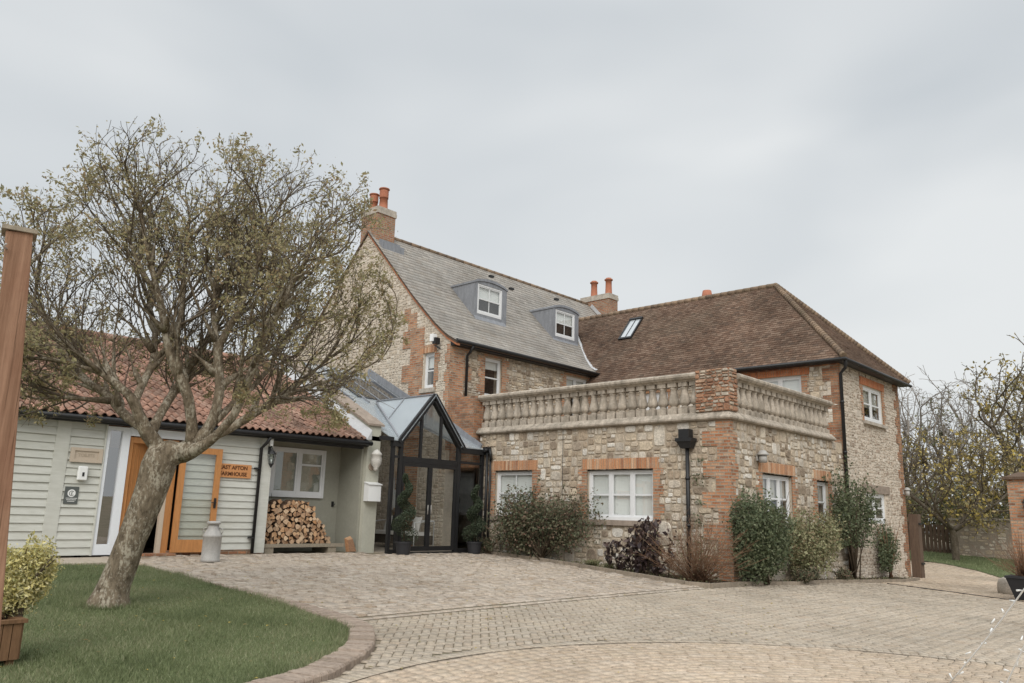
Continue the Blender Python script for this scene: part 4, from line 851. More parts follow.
# ivy stain beside the hopper pipe: small climbing leaves
def leafcloud(C, size, mat, name, par=None, asp=.55, up=None, rndv=None, fold=.25, vfun=None):
    C = np.asarray(C, float); n = len(C); d = R.normal(0, 1, (n, 3)); 
    if up is not None: d = d*.7+np.asarray(up)
    d /= np.linalg.norm(d, axis=1)[:, None]; e = R.normal(0, 1, (n, 3)); e -= d*(e*d).sum(1)[:, None]; e /= np.linalg.norm(e, axis=1)[:, None]; nn = np.cross(d, e)
    s = size*(.45+1.1*R.rand(n))[:, None]
    V = np.stack([C-d*s*.5, C+e*s*asp*.5+nn*s*fold*.3, C+d*s*.5, C-e*s*asp*.5+nn*s*fold*.3], 1).reshape(-1, 3); b0 = (np.arange(n)*4)[:, None]
    F = (b0+np.array([0, 1, 2, 3])); v = R.rand(n) if vfun is None else np.clip(vfun(C)+R.normal(0, .18, n), 0, 1)
    return finish(name, V, F, mat, par, v)
C_ = np.stack([R.normal(-9.78, .08, 500), np.full(500, 17.17)+R.uniform(-.04, .0, 500), R.uniform(.2, 2.8, 500)], 1); C_ = C_[(np.sin(C_[:, 2]*7)+np.sin(C_[:, 2]*13+1)) > -.1]
tag(leafcloud(C_, .05, 'leaf_green', 'ivy'), 'thin dark ivy climbing the corner beside the hopper downpipe', 'plant')

# ================================================================== BARN
XBn = -17.55; fb = FR('R', XBn)
BN = thing('barn', 'low pale weatherboarded barn with red pantile roof and log store recess at left', 'building', (-20, 5, 0))
def ge(y): return 2.86+.012*(y-9)      # eaves height
m = MB()
def boards(mb, y0, y1, z0, z1, holes=(), x=XBn, n=None):
    bh = .156; z = z0; k = 0
    while z < z1-.01:
        zt = min(z+bh, z1); segs = [(y0, y1)]
        for (a, b_, c_, d) in holes:
            if z < d-.02 and zt > c_+.02:
                ns = []
                for (p, q) in segs:
                    if a > p: ns.append((p, min(a, q)))
                    if b_ < q: ns.append((max(b_, p), q))
                segs = [(p, q) for p, q in ns if q-p > .01]
        for (p, q) in segs:
            j = R.normal(0, .002); mb.hexa([(x-.05, p, z), (x+.038+j, p, z), (x+.038+j, q, z), (x-.05, q, z), (x-.05, p, zt+.012), (x+.012+j, p, zt-.003), (x+.012+j, q, zt-.003), (x-.05, q, zt+.012)])
        z += bh
for a_, b_, z_ in ((2.0, 5.6, .03), (5.86, 6.53, .03), (8.2, 10.12, .10)): m = MB(); boards(m, a_, b_, z_, 2.72); build(m, 'weatherboard_wall', 'weatherboard', BN)
for a_, b_, w_ in ((5.6, 5.86, .03), (10.12, 10.42, .055), (6.53, 6.56, .05)): m = MB(); fb.box(m, a_, b_, .02, 2.7, -.055, w_+.012); build(m, 'corner_board', 'weatherboard', BN)
m = MB()      # recess walls
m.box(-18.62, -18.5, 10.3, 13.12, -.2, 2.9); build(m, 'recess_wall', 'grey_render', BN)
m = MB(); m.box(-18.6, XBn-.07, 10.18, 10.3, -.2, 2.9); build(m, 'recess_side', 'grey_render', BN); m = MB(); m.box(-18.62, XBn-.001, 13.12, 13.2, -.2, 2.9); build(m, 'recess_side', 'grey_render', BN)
rs = FR('R', -18.5)
rw = window(BN, FR('R', -18.45), 11.0, 12.62, 1.34, 2.60, 2, sash=False, inset=.0, outer=.07, cell=.07, glassm='window_glass', back='curtain')
m = MB(); FR('R', -18.45).box(m, 11.87, 12.5, 2.16, 2.21, -.05, .0); build(m, 'transom', 'white_paint', rw)
m = MB()      # cream pier and parapet wall
pz = lambda x: 2.98+.5*(-17.5-x)
m.box(-18.6, -17.42, 13.2, 13.62, -.3, 3.02)
xs_ = [-17.42, -19.5, -22.3]
for a, b_ in zip(xs_[:-1], xs_[1:]): m.hexa([(b_, 13.2, 2.9), (a, 13.2, 2.9), (a, 13.62, 2.9), (b_, 13.62, 2.9), (b_, 13.2, pz(b_)+.38), (a, 13.2, pz(a)+.38), (a, 13.62, pz(a)+.38), (b_, 13.62, pz(b_)+.38)])
m.box(-23, -18.6, 13.3, 13.6, -.2, 3.0)
build(m, 'cream_pier', 'cream_render', BN)
m = MB()
for i in range(11):
    a = -17.36-i*.45; b_ = a-.44; m.hexa([(b_, 13.14, pz(b_)+.385), (a, 13.14, pz(a)+.385), (a, 13.68, pz(a)+.385), (b_, 13.68, pz(b_)+.385), (b_, 13.14, pz(b_)+.46), (a, 13.14, pz(a)+.44), (a, 13.68, pz(a)+.44), (b_, 13.68, pz(b_)+.46)])
build(m, 'parapet_coping', 'sill_stone', BN)
m = MB(); m.hexa([(-22.3, 12.92, pz(-22.3)+.03), (-17.25, 13.04, pz(-17.25)+.03), (-17.25, 13.19, pz(-17.25)+.05), (-22.3, 13.19, pz(-22.3)+.05), (-22.3, 12.92, pz(-22.3)+.06), (-17.25, 13.04, pz(-17.25)+.06), (-17.25, 13.19, pz(-17.25)+.3), (-22.3, 13.19, pz(-22.3)+.3)]); build(m, 'parapet_flashing', 'white_flashing', BN)
# pantile roof
V, F, A_ = [], [], []
nt_, L_r = 8, 5.6; d = np.array([-1, .5]); d /= np.linalg.norm(d); nrm = np.array([.5, 1.]); nrm /= np.linalg.norm(nrm)
tw, gg = .185, .255; rows = int(5.45/gg)+1
for r in range(rows):
    for c_ in range(int((13.12-1.5)/tw)):
        y0 = 1.5+c_*tw; v = R.rand(); j = R.normal(0, .006)
        o = len(V)
        for kk, t in enumerate((r*gg-.0, (r+1)*gg+.03)):
            for i in range(nt_+1):
                q = i/nt_; hh = .032*math.sin(2*math.pi*q+.4)+(.030 if kk == 0 else .0)+j; s_ = t; p0 = np.array([-17.22, ge(y0)+.0])+d*s_+nrm*hh; V.append((p0[0], y0+q*(tw+.005), p0[1]))
        for i in range(nt_+1): # drop face
            q = i/nt_; hh = .032*math.sin(2*math.pi*q+.4)+.010+j; p0 = np.array([-17.22, ge(y0)])+d*(r*gg)+nrm*hh; V.append((p0[0], y0+q*(tw+.005), p0[1]))
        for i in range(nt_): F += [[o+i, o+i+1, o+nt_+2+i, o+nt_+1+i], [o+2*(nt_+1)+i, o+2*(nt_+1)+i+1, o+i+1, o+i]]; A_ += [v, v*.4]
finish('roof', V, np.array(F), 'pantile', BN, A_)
m = MB(); rx = -17.22+d[0]*rows*gg; rzb = 2.87+d[1]*rows*gg; ridge_line(m, (rx, 1.5, rzb+.02-.08), (rx, 13.1, rzb+.06), .12, .4); build(m, 'ridge', 'pantile', BN)
m = MB(); m.add([(rx, 1.5, rzb-.05), (rx, 13.2, rzb-.05), (rx-5, 13.2, 2.9), (rx-5, 1.5, 2.9)], [(0, 1, 2, 3)]); m.add([(-17.35, 1.5, 2.78), (-17.35, 13.1, 2.84), (rx, 13.1, rzb-.09), (rx, 1.5, rzb-.09)], [(0, 1, 2, 3)]); m.add([(rx-5, 1.5, 0), (rx-5, 13.2, 0), (rx-5, 13.2, 2.9), (rx-5, 1.5, 2.9)], [(0, 1, 2, 3)]); build(m, 'roof_back', 'pantile', BN)
m = MB(); m.hexa([(XBn+.06, 1.5, 2.62), (XBn+.2, 1.5, 2.62), (XBn+.2, 13.18, 2.72), (XBn+.06, 13.18, 2.72), (XBn+.06, 1.5, 2.80), (XBn+.2, 1.5, 2.80), (XBn+.2, 13.18, 2.88), (XBn+.06, 13.18, 2.88)]); m.box(XBn-.05, XBn+.06, 10.42, 13.12, 2.66, 2.86)
m.tube([(XBn+.30, 1.5, 2.70), (XBn+.30, 13.2, 2.80)], .062, 8)
m.tube([(XBn+.30, 10.2, 2.72), (XBn+.22, 10.16, 2.58), (XBn+.09, 10.1, 2.45), (XBn+.09, 10.1, .02)], .04, 8)
for z in (1.95, .35): m.box(XBn+.04, XBn+.13, 9.98, 10.1, z, z+.035)
build(m, 'gutter', 'black_iron', BN)
m = MB(); m.box(XBn-.02, XBn+.02, 8.1, 10.42, -.1, .10); build(m, 'base_plinth', 'old_brick', BN)
# side light and doorway
m = MB(); fb.box(m, 6.57, 6.63, .03, 2.64, -.06, .04); fb.box(m, 6.88, 7.04, .03, 2.64, -.06, .045); fb.box(m, 6.63, 6.88, .03, .24, -.06, .042); fb.box(m, 6.63, 6.88, 2.56, 2.64, -.06, .042); fb.box(m, 7.04, 8.5, 2.48, 2.66, -.06, .05)
sl_ = build(m, 'side_window', 'white_door', BN); m = MB(); fb.pane(m, 6.63, 6.88, .24, 2.56, -.01); build(m, 'pane', 'side_glass', sl_)
m = MB(); fb.box(m, 7.97, 8.12, .05, 2.46, -.06, -.0); fb.box(m, 7.04, 7.14, .05, 2.46, -.1, -.01); fb.box(m, 7.14, 7.87, 2.34, 2.46, -.08, -.005); fr_d = build(m, 'door_frame', 'orange_wood', BN)
m = MB(); fb.box(m, 7.87, 7.965, .05, 2.34, -.08, .012); build(m, 'door_stop', 'sign_pale', fr_d)
m = MB(); m.box(-22.2, XBn-.1, 6.4, 6.5, -.02, 2.5); m.box(-22.2, XBn-.1, 9, 9.1, -.02, 2.5); m.box(-22.3, -22.2, 6.4, 9.1, 0, 2.5); m.box(-22.2, XBn, 6.4, 9.1, -.06, .01); build(m, 'hall_lining', 'dark_room', BN)
m = MB(); m.box(XBn-.05, XBn+.28, 7.05, 8.2, -.03, .05); build(m, 'door_step', 'old_brick', BN)
# inner (left) leaf swung inwards, outer (right) leaf folded back against the boards
def leaf(mb, gb, p, q, z0, z1, th=.045, st=.1, rb=.24):
    p = Vector(p); q = Vector(q); d_ = (q-p); L = d_.length; d_.normalize()
    def bx(a, b_, c_, e_, m_=mb, t=th):
        A_ = p+d_*a; B_ = p+d_*b_; m_.bar((A_.x, A_.y, (c_+e_)/2), (B_.x, B_.y, (c_+e_)/2), t, e_-c_)
    bx(0, st, z0, z1); bx(L-st, L, z0, z1); bx(st, L-st, z0, z0+rb, t=th*.96); bx(st, L-st, z1-st, z1, t=th*.96); bx(st, L-st, z0+rb, z1-st, gb, .008)
m = MB(); g = MB(); m.bar((XBn-.05, 7.15, 1.2), (XBn-.30, 7.58, 1.2), .045, 2.3)
for k in range(4): q = (k+.5)/4; m.bar((XBn-.05-.25*q+.024, 7.15+.43*q+.012, .1), (XBn-.05-.25*q+.024, 7.15+.43*q+.012, 2.3), .012, .012, (1, 0, 0))
dl = build(m, 'door', 'orange_wood', BN)
m = MB(); g = MB(); leaf(m, g, (XBn+.10, 8.14, 0), (XBn+.13, 9.10, 0), .06, 2.34, st=.135, rb=.27); dl = build(m, 'door', 'orange_wood', BN); build(g, 'pane', 'door_glass', dl)
m = MB(); m.box(XBn+.15, XBn+.175, 9.0, 9.045, 1.02, 1.24); m.box(XBn+.175, XBn+.21, 8.93, 9.04, 1.13, 1.15); build(m, 'handle', 'black_iron', dl)
# things on the barn wall
def text(body, size, fr_, u_, v_, w_, name, mat, par, font=None, ext=.004, sx_=1):
    cu = bpy.data.curves.new(name, 'FONT'); cu.body = body; cu.size = size; cu.extrude = ext; cu.align_x = 'CENTER'; cu.align_y = 'CENTER'; cu.offset = .003
    o = bpy.data.objects.new(name, cu); COL.objects.link(o); dg = bpy.context.evaluated_depsgraph_get(); me = bpy.data.meshes.new_from_object(o.evaluated_get(dg)); bpy.data.objects.remove(o)
    v = [tuple(fr_.P(u_+q.co.x*sx_, v_+q.co.y, w_+q.co.z)) for q in me.vertices]; f = [list(p.vertices) for p in me.polygons]; bpy.data.meshes.remove(me)
    return finish(name, v, f, mat, par)
S = thing('house_sign', 'varnished orange wooden house name board in two lines, beside the open glazed door', 'sign', (XBn+.06, 9.45, 1.72))
m = MB(); fb.box(m, 9.02, 9.90, 1.72, 2.03, .036, .07); build(m, 'board', 'sign_wood', S)
text('EAST AFTON', .122, fb, 9.45, 1.945, .071, 'lettering', 'letter_dark', S, sx_=.98); text('FARMHOUSE', .122, fb, 9.45, 1.80, .071, 'lettering', 'letter_dark', S, sx_=.98)
S = thing('toilets_sign', 'pale wooden framed board reading TOILETS on the left weatherboards', 'sign', (XBn+.05, 6.2, 1.87))
m = MB(); fb.box(m, 5.92, 6.5, 1.87, 2.14, .036, .05); fb.box(m, 5.90, 5.98, 1.86, 2.15, .05, .075); fb.box(m, 6.44, 6.52, 1.86, 2.15, .05, .075); fb.box(m, 5.98, 6.44, 1.86, 1.92, .05, .073); fb.box(m, 5.98, 6.44, 2.09, 2.15, .05, .073); build(m, 'board', 'sign_pale', S)
text('TOILETS', .085, fb, 6.21, 2.003, .051, 'lettering', 'letter_pale', S)
S = thing('soap_dispenser', 'white plastic hand sanitiser dispenser on boards under the toilets sign', 'dispenser', (XBn+.05, 6.16, 1.5))
m = MB(); fb.box(m, 6.08, 6.26, 1.50, 1.78, .036, .12); o = build(m, 'casing', 'plastic_white', S); bv = o.modifiers.new('b', 'BEVEL'); bv.width = .02; bv.segments = 3
m = MB(); fb.box(m, 6.155, 6.195, 1.58, 1.66, .12, .126); build(m, 'sight_window', 'black_plastic', S)
S = thing('notice_plaque', 'dark grey square plaque with white round emblem on the left weatherboards', 'sign', (XBn+.05, 6.02, 1.03))
m = MB(); fb.box(m, 5.90, 6.16, 1.03, 1.37, .037, .047); build(m, 'plate', 'plaque_grey', S)
m = MB(); m.tube([fb.P(6.03, 1.24, .046), fb.P(6.03, 1.24, .050)], .075, 20); m.add([], []); build(m, 'emblem', 'plastic_white', S)
m = MB(); m.tube([fb.P(6.03+.045*math.cos(t), 1.24+.045*math.sin(t), .052) for t in np.linspace(.6, 5.6, 14)], .005, 5); m.tube([fb.P(6.03, 1.21, .052), fb.P(6.035, 1.27, .052)], .007, 5); build(m, 'emblem_mark', 'plaque_grey', S)
m = MB()
for k, (l, z) in enumerate(((.19, 1.135), (.16, 1.105), (.12, 1.075))):
    x = -l/2
    while x < l/2: q = R.uniform(.008, .022); fb.box(m, 6.03+x, 6.03+x+q, z, z+.013, .047, .0485); x += q+.006
build(m, 'lettering', 'plastic_white', S)
def lantern(name, label, fr_, u_, v_, s=1., mat='black_iron', up=True):
    T = thing(name, label, 'lamp', fr_.P(u_, v_, 0)); m = MB(); w0 = .13*s
    fr_.box(m, u_-.04*s, u_+.04*s, v_+.30*s, v_+.46*s, .05, .08); m.tube([fr_.P(u_, v_+.4*s, .07), fr_.P(u_, v_+.47*s, w0+.02), fr_.P(u_, v_+.40*s, w0+.06)], .010*s, 6); build(m, 'bracket', mat, T)
    c = Vector(fr_.P(u_, v_, w0+.06)); m = MB()
    m.lathe(c, [(.012*s, -.05*s), (.03*s, -.01*s), (.06*s, .03*s), (.055*s, .05*s)], 6, smooth=False); m.lathe(c, [(.105*s, .27*s), (.10*s, .285*s), (.05*s, .35*s), (.03*s, .36*s), (.012*s, .40*s)], 6, smooth=False)
    for k in range(6):
        t = k*math.pi/3; m.bar(c+Vector((math.cos(t)*.055*s, math.sin(t)*.055*s, .04*s)), c+Vector((math.cos(t)*.095*s, math.sin(t)*.095*s, .28*s)), .012*s, .012*s, (math.cos(t), math.sin(t), .1))
    build(m, 'cage', mat, T); m = MB(); m.lathe(c, [(.045*s, .05*s), (.085*s, .27*s)], 6, smooth=False); build(m, 'glass', 'window_glass', T)
    m = MB(); m.lathe(c, [(.018*s, .05*s), (.018*s, .15*s)], 8); build(m, 'candle', 'plastic_white', T); return T
lantern('wall_lantern', 'black six-sided wall lantern on the white corner board beside the recess', fb, 10.33, 2.05, 1.0)
m = MB(); fb.box(m, 10.27, 10.35, 2.52, 2.66, .055, .17); o = build(m, 'light_sensor', 'plastic_white'); tag(o, 'small white sensor box under the gutter above the black lantern', 'sensor')
# cream lantern on the pier
fp = FR('R', -17.42)
T = thing('wall_lantern', 'weathered white bulbous lantern on the cream pier above the letter box', 'lamp', fp.P(13.42, 2.1, 0))
m = MB(); m.tube([fp.P(13.36, 2.2, 0), fp.P(13.36, 2.2, .03)], .10, 12); m.tube([fp.P(13.36, 2.2, .03), fp.P(13.38, 2.12, .12), fp.P(13.4, 2.2, .2)], .02, 8); build(m, 'bracket', 'sill_stone', T)
c = Vector(fp.P(13.36, 2.14, .2)); m = MB(); m.lathe(c, [(.03, -.05), (.07, 0), (.06, .03), (.13, .11), (.15, .24), (.135, .36), (.15, .37), (.15, .40), (.08, .48), (.02, .52)], 12); build(m, 'globe', 'white_ceramic', T)
T = thing('letter_box', 'plain white metal letter box fixed to the cream pier beside the glass porch', 'letter box', fp.P(13.5, 1.3, 0))
m = MB(); m.hexa([fp.P(13.17, 1.30, 0), fp.P(13.58, 1.30, 0), fp.P(13.58, 1.30, .2), fp.P(13.17, 1.30, .2), fp.P(13.17, 1.78, 0), fp.P(13.58, 1.78, 0), fp.P(13.58, 1.72, .2), fp.P(13.17, 1.72, .2)]); build(m, 'box', 'plastic_white', T)
m = MB(); m.hexa([fp.P(13.15, 1.785, 0), fp.P(13.60, 1.785, 0), fp.P(13.60, 1.725, .23), fp.P(13.15, 1.725, .23), fp.P(13.15, 1.805, 0), fp.P(13.60, 1.805, 0), fp.P(13.60, 1.745, .23), fp.P(13.15, 1.745, .23)]); build(m, 'lid', 'plastic_white', T)
T = thing('iron_hook', 'small dark iron hook on the grey wall of the log store recess', 'hook', (-18.49, 12.95, 1.2)); m = MB(); m.box(-18.5, -18.47, 12.93, 12.99, 1.13, 1.27); build(m, 'plate', 'black_iron', T); m = MB(); m.tube([(-18.47, 12.96, 1.2), (-18.42, 12.96, 1.17), (-18.40, 12.98, 1.22)], .01, 6); build(m, 'hook', 'black_iron', T)

# ------------------------------------------------------------------ log store
PT_ = thing('pallet', 'low grey timber bearer shelf on blocks under the firewood stack', 'pallet', (-17.95, 11.6, 0))
m = MB(); m.box(-18.35, -17.605, 10.44, 12.76, .15, .20); m.box(-17.60, -17.57, 10.44, 12.78, .13, .215); build(m, 'shelf', 'grey_wood', PT_)
for y in (10.62, 12.42): m = MB(); m.box(-18.3, -17.59, y-.12, y+.12, -.02, .145); build(m, 'block', 'grey_wood', PT_)
protos = []
def logmesh(k, x, y, z):
    n = 9 if k % 5 == 0 else random.choice([3, 3, 4, 4, 5]); r = .064*R.uniform(.85, 1.12)
    if n == 9: P = [(r*.85*(1+R.uniform(-.08, .08))*math.cos(t), r*.85*(1+R.uniform(-.08, .08))*math.sin(t)) for t in np.arange(n)*2*math.pi/n]
    else:
        P = []; ang = sorted(R.uniform(-.35, .35)+q*2*math.pi/n for q in range(n))
        for t in ang: P.append((r*R.uniform(.95, 1.3)*math.cos(t), r*R.uniform(.95, 1.25)*math.sin(t)))
        Q = []
        for i in range(n):
            a, b_ = np.array(P[i]), np.array(P[(i+1) % n]); Q += [tuple(a*.93+b_*.07), tuple((a+b_)/2*R.uniform(.98, 1.16)), tuple(a*.07+b_*.93)]
        P = Q
    N_ = len(P); m = MB(); front = [(x+.0, y+p[0], z+p[1]) for p in P]; back = [(x-.36, y+p[0]*.95, z+p[1]*.95) for p in P]
    m.add(front+back, [tuple(range(N_))], R.rand(), 0); m.add(front+back, [(i, N_+i, N_+(i+1) % N_, (i+1) % N_) for i in range(N_)], R.rand()*.6, 1); return m
GL = 'split logs in the firewood stack'; pos = []
rowz = .20+.056; row = 0
prof_top = lambda y: 1.27 if y < 11.75 else 1.27-(y-11.75)/.78*1.05
while rowz < 1.26:
    y = 10.50+(row % 2)*.052
    while y < 12.52:
        if rowz+.04 < prof_top(y)+R.uniform(-.06, .05): pos.append((-17.70+R.normal(0, .03), y+R.normal(0, .016), rowz+R.normal(0, .016)))
        y += R.uniform(.098, .118)
    rowz += .094; row += 1
for k, (x, y, z) in enumerate(pos):
    if k < 48:
        o = build(logmesh(k, x, y, z), 'log', ['log_end', 'log_bark']); o['cz'] = 0.0; protos.append((o, z-WL[o.name][2]))
    else:
        src, dzc = protos[R.randint(len(protos))]; o = src.copy(); COL.objects.link(o); o.location = (x-.18, y, z-dzc); o.scale = (1, R.choice([-1, 1])*R.uniform(.88, 1.12), R.uniform(.9, 1.12))
    if 'cz' in o: del o['cz']
    tag(o, 'split firewood log stacked with its cut end outwards on the shelf below the recess window', 'log', GL)
m = MB(); P8 = [(0, -.12, 0), (.02, .10, 0), (.12, .12, .02), (.10, -.10, .01), (-.05, -.16, .34), (-.03, -.0, .40), (.05, .03, .33), (.06, -.12, .30)]
m.hexa([(p[0]-17.52, p[1]+12.92, p[2]+.0) for p in P8], .6); m.a = [.2, .9, .7, .6, .8, .4]; o = build(m, 'log', 'log_end'); tag(o, 'large pale split log standing alone on the ground beside the cream pier', 'log')

# ------------------------------------------------------------------ milk churn
T = thing('milk_churn', 'grey galvanised milk churn standing by the open orange door', 'churn', (-15.75, 8.2, gz(-15.75, 8.2)))
c = (-15.75, 8.2, gz(-15.75, 8.2)); m = MB(); m.lathe(c, [(.18, 0), (.188, .02), (.188, .05), (.18, .06), (.18, .48), (.188, .49), (.188, .52), (.175, .54), (.14, .61), (.11, .66), (.10, .74)], 24); build(m, 'body', 'galvanised', T)
m = MB(); m.lathe((c[0], c[1], c[2]), [(.11, .735), (.14, .75), (.14, .785), (.11, .80), (.0, .805)], 24); build(m, 'lid', 'galvanised', T)
for s_ in (-1, 1):
    m = MB(); a = Vector((.7163, .6656, 0))*s_; cc = Vector(c); m.tube([cc+a*.17+Vector((0, 0, .55)), cc+a*.205+Vector((0, 0, .60)), cc+a*.19+Vector((0, 0, .66)), cc+a*.12+Vector((0, 0, .67))], .011, 6); build(m, 'handle', 'galvanised', T)

# ================================================================== GLASS PORCH
PX = -16.9; GP = thing('glass_porch', 'black framed glass porch with steep glazed gable between barn and stone extension', 'porch', (-17.2, 15.1, 0)); fx = FR('R', PX)
yA, yB_, gL, gR, yM = 13.66, 17.12, 13.93, 16.12, 15.02; zE, zA = 2.92, 4.28
m = MB()
post = lambda y, w_, z0, z1, d0=-.09, d1=0: fx.box(m, y-w_/2, y+w_/2, z0, z1, d0, d1)
fx.box(m, 13.08, 13.18, -.05, zE, -.09, .0) if False else None
post(13.68, .09, 0, zE); post(gL+.02, .11, 0, zE); post(gR-.02, .13, 0, zE); post(17.07, .10, 0, zE); 
fx.box(m, 13.64, gL-.05, 2.46, 2.53, -.08, -.005); fx.box(m, gR+.06, 17.02, 2.46, 2.53, -.08, -.005)
fx.box(m, gL+.09, gR-.10, 2.36, 2.52, -.08, -.003); fx.box(m, 13.64, gL-.05, 0, .08, -.08, -.005); fx.box(m, gR+.06, 17.02, 0, .08, -.08, -.005)
for y in (14.64, 15.37): fx.box(m, y-.035, y+.035, 2.52, zE+(zA-zE)*(1-abs(y-yM)/1.09)-.1, -.08, -.006)
for s_ in (-1, 1):
    e0 = (PX-.04, yM+s_*1.16, zE-.06); a0 = (PX-.04, yM-s_*.0, zA); m.bar(e0, (PX-.04, yM, zA-.06), .13, .15, (1, 0, 0))
    m.bar((PX+.045, yM+s_*1.22, zE-.03), (PX+.045, yM+s_*.0, zA+.03), .12, .05, (1, 0, 0))
fx.box(m, 13.62, gL, zE-.16, zE, -.1, .04); fx.box(m, gR, 17.14, zE-.16, zE, -.1, .04)
build(m, 'frame', 'charcoal_frame', GP)
m = MB(); fx.pane(m, 13.72, gL-.05, .08, zE-.16, -.04); fx.pane(m, gR+.06, 17.02, .08, zE-.16, -.04)
m.add([fx.P(gL, 2.52, -.045), fx.P(gR, 2.52, -.045), fx.P(gR, zE, -.045), fx.P(yM, zA-.1, -.045), fx.P(gL, zE, -.045)], [(0, 1, 2, 3, 4)]); build(m, 'glazing', 'porch_glass', GP)
for a, b_ in ((gL+.09, yM-.0), (yM+.005, gR-.10)):
    m = MB(); fx.box(m, a, a+.065, .03, 2.355, -.07, .006); fx.box(m, b_-.065, b_, .03, 2.355, -.07, .006); fx.box(m, a+.065, b_-.065, .03, .15, -.07, .004); fx.box(m, a+.065, b_-.065, 2.265, 2.355, -.07, .004); dd = build(m, 'door', 'charcoal_frame', GP)
    m = MB(); fx.pane(m, a+.065, b_-.065, .15, 2.265, -.03); build(m, 'pane', 'porch_glass', dd)
    hy = b_-.06 if a < 14.5 else a+.05; m = MB(); m.tube([fx.P(hy, 1.0, .03), fx.P(hy, 1.25, .03)], .012, 6); build(m, 'handle', 'galvanised', dd)
# porch roof: gabled glass over the doors, lean-to glass behind and at the sides
m = MB(); xr_ = -19.35; zr_ = zA-.02
lz = lambda x: zE+.02+.5*(PX-x)
vx = PX-(zr_-zE-.02)/.5
for s_ in (-1, 1):
    ye = yM+s_*1.14
    m.hexa([(PX+.08, ye, zE), (PX+.08, yM, zA), (vx, yM, zA), (PX-.1, ye, zE), (PX+.08, ye, zE+.03), (PX+.08, yM, zA+.03), (vx, yM, zA+.03), (PX-.1, ye, zE+.03)])
build(m, 'gable_roof', 'roof_glass', GP)
m = MB()
yl0, yr0 = 13.63, 17.2
m.hexa([(PX+.06, yl0, lz(PX)-.03), (PX+.06, yM-1.1, lz(PX)-.03), (vx, yM-.0, lz(vx)-.05), (vx, yl0, lz(vx)-.05), (PX+.06, yl0, lz(PX)), (PX+.06, yM-1.1, lz(PX)), (vx, yM, lz(vx)-.02), (vx, yl0, lz(vx)-.02)])
m.hexa([(PX+.06, yM+1.1, lz(PX)-.03), (PX+.06, 17.0, lz(PX)-.03), (vx, 17.0, lz(vx)-.05), (vx, yM, lz(vx)-.05), (PX+.06, yM+1.1, lz(PX)), (PX+.06, 17.0, lz(PX)), (vx, 17.0, lz(vx)-.02), (vx, yM, lz(vx)-.02)])
build(m, 'side_roof', 'roof_glass', GP)
m = MB(); m.hexa([(vx, yl0, lz(vx)-.05), (vx, 16.83, lz(vx)-.05), (-22.5, 16.83, lz(-22.5)-.05), (-22.5, yl0, lz(-22.5)-.05), (vx, yl0, lz(vx)-.02), (vx, 16.83, lz(vx)-.02), (-22.5, 16.83, lz(-22.5)-.02), (-22.5, yl0, lz(-22.5)-.02)]); build(m, 'upper_roof', 'roof_glass', GP)
m = MB(); m.hexa([(-19.9, 14.6, lz(-19.9)-.01), (-19.9, 16.6, lz(-19.9)-.01), (-21.6, 16.6, lz(-21.6)-.01), (-21.6, 14.6, lz(-21.6)-.01), (-19.9, 14.6, lz(-19.9)+.02), (-19.9, 16.6, lz(-19.9)+.02), (-21.6, 16.6, lz(-21.6)+.02), (-21.6, 14.6, lz(-21.6)+.02)]); build(m, 'upper_glazing', 'dark_glass', GP)
m = MB()
for y in (14.15, 14.75, 15.35, 15.95, 16.5): m.bar((vx, y, lz(vx)+.0), (-22.4, y, lz(-22.4)+.0), .04, .07)
for s_ in (-1, 1):
    for q in (.0, .5, 1.0):
        x0 = PX+.05-(PX+.05-vx)*q; 
        if q < 1: xe = x0; m.bar((xe, yM, zA+.04), (max(xe, PX-.1-(1-q)*0) if q == 0 else xe, yM+s_*1.14*(1 if q == 0 else max(0, 1-q)), (zE if q == 0 else zE+(zA-zE)*q)+.04), .035, .03, (0, 0, 1))
    m.bar((PX-.02, yM+s_*1.14, zE+.05), (vx, yM, zA+.03), .05, .04)
m.bar((PX+.06, yM, zA+.05), (vx, yM, zA+.05), .06, .04)
build(m, 'glazing_bars', 'lead', GP)
m = MB(); m.bar((PX, 16.97, lz(PX)+.06), (-18.35, 16.97, lz(-18.35)+.14), .05, .16); m.bar((-19.2, 16.79, lz(-19.2)+.1), (-22.4, 16.79, lz(-22.4)+.1), .06, .2); build(m, 'flashing', 'lead', GP)
m = MB(); m.tube([(PX+.1, 17.0, 2.9), (PX+.1, 17.25, 2.9)], .06, 8); m.box(PX-.05, PX+.2, 16.98+.12, 17.19, 2.78, 3.0); m.tube([(PX+.12, 17.12, 2.85), (PX+.12, 17.12, 0)], .04, 8); m.tube([(PX+.27, 17.11, 2.8), (PX+.27, 17.11, -.05)], .032, 8); m.tube([(PX+.12, 17.12, 2.86), (PX+.3, 17.05, 2.92), (PX+.3, 17.1, 2.6)], .045, 8)
m.box(PX-.06, PX+.0, 13.63, 17.15, -.04, .0)
build(m, 'downpipe', 'black_iron', GP)
m = MB(); m.box(-22.4, PX-.1, 13.63, 16.83, -.06, .0); build(m, 'floor', 'wood_floor', GP)
m = MB(); m.box(-22.6, -22.4, 13.6, 16.83, -.1, 5); build(m, 'back_wall', 'mortar_pale', GP)
m = MB(); m.bar((PX+.0, 13.2, 2.95), (PX+.0, 13.63, 2.95), .1, .1); build(m, 'eaves_end', 'charcoal_frame', GP)
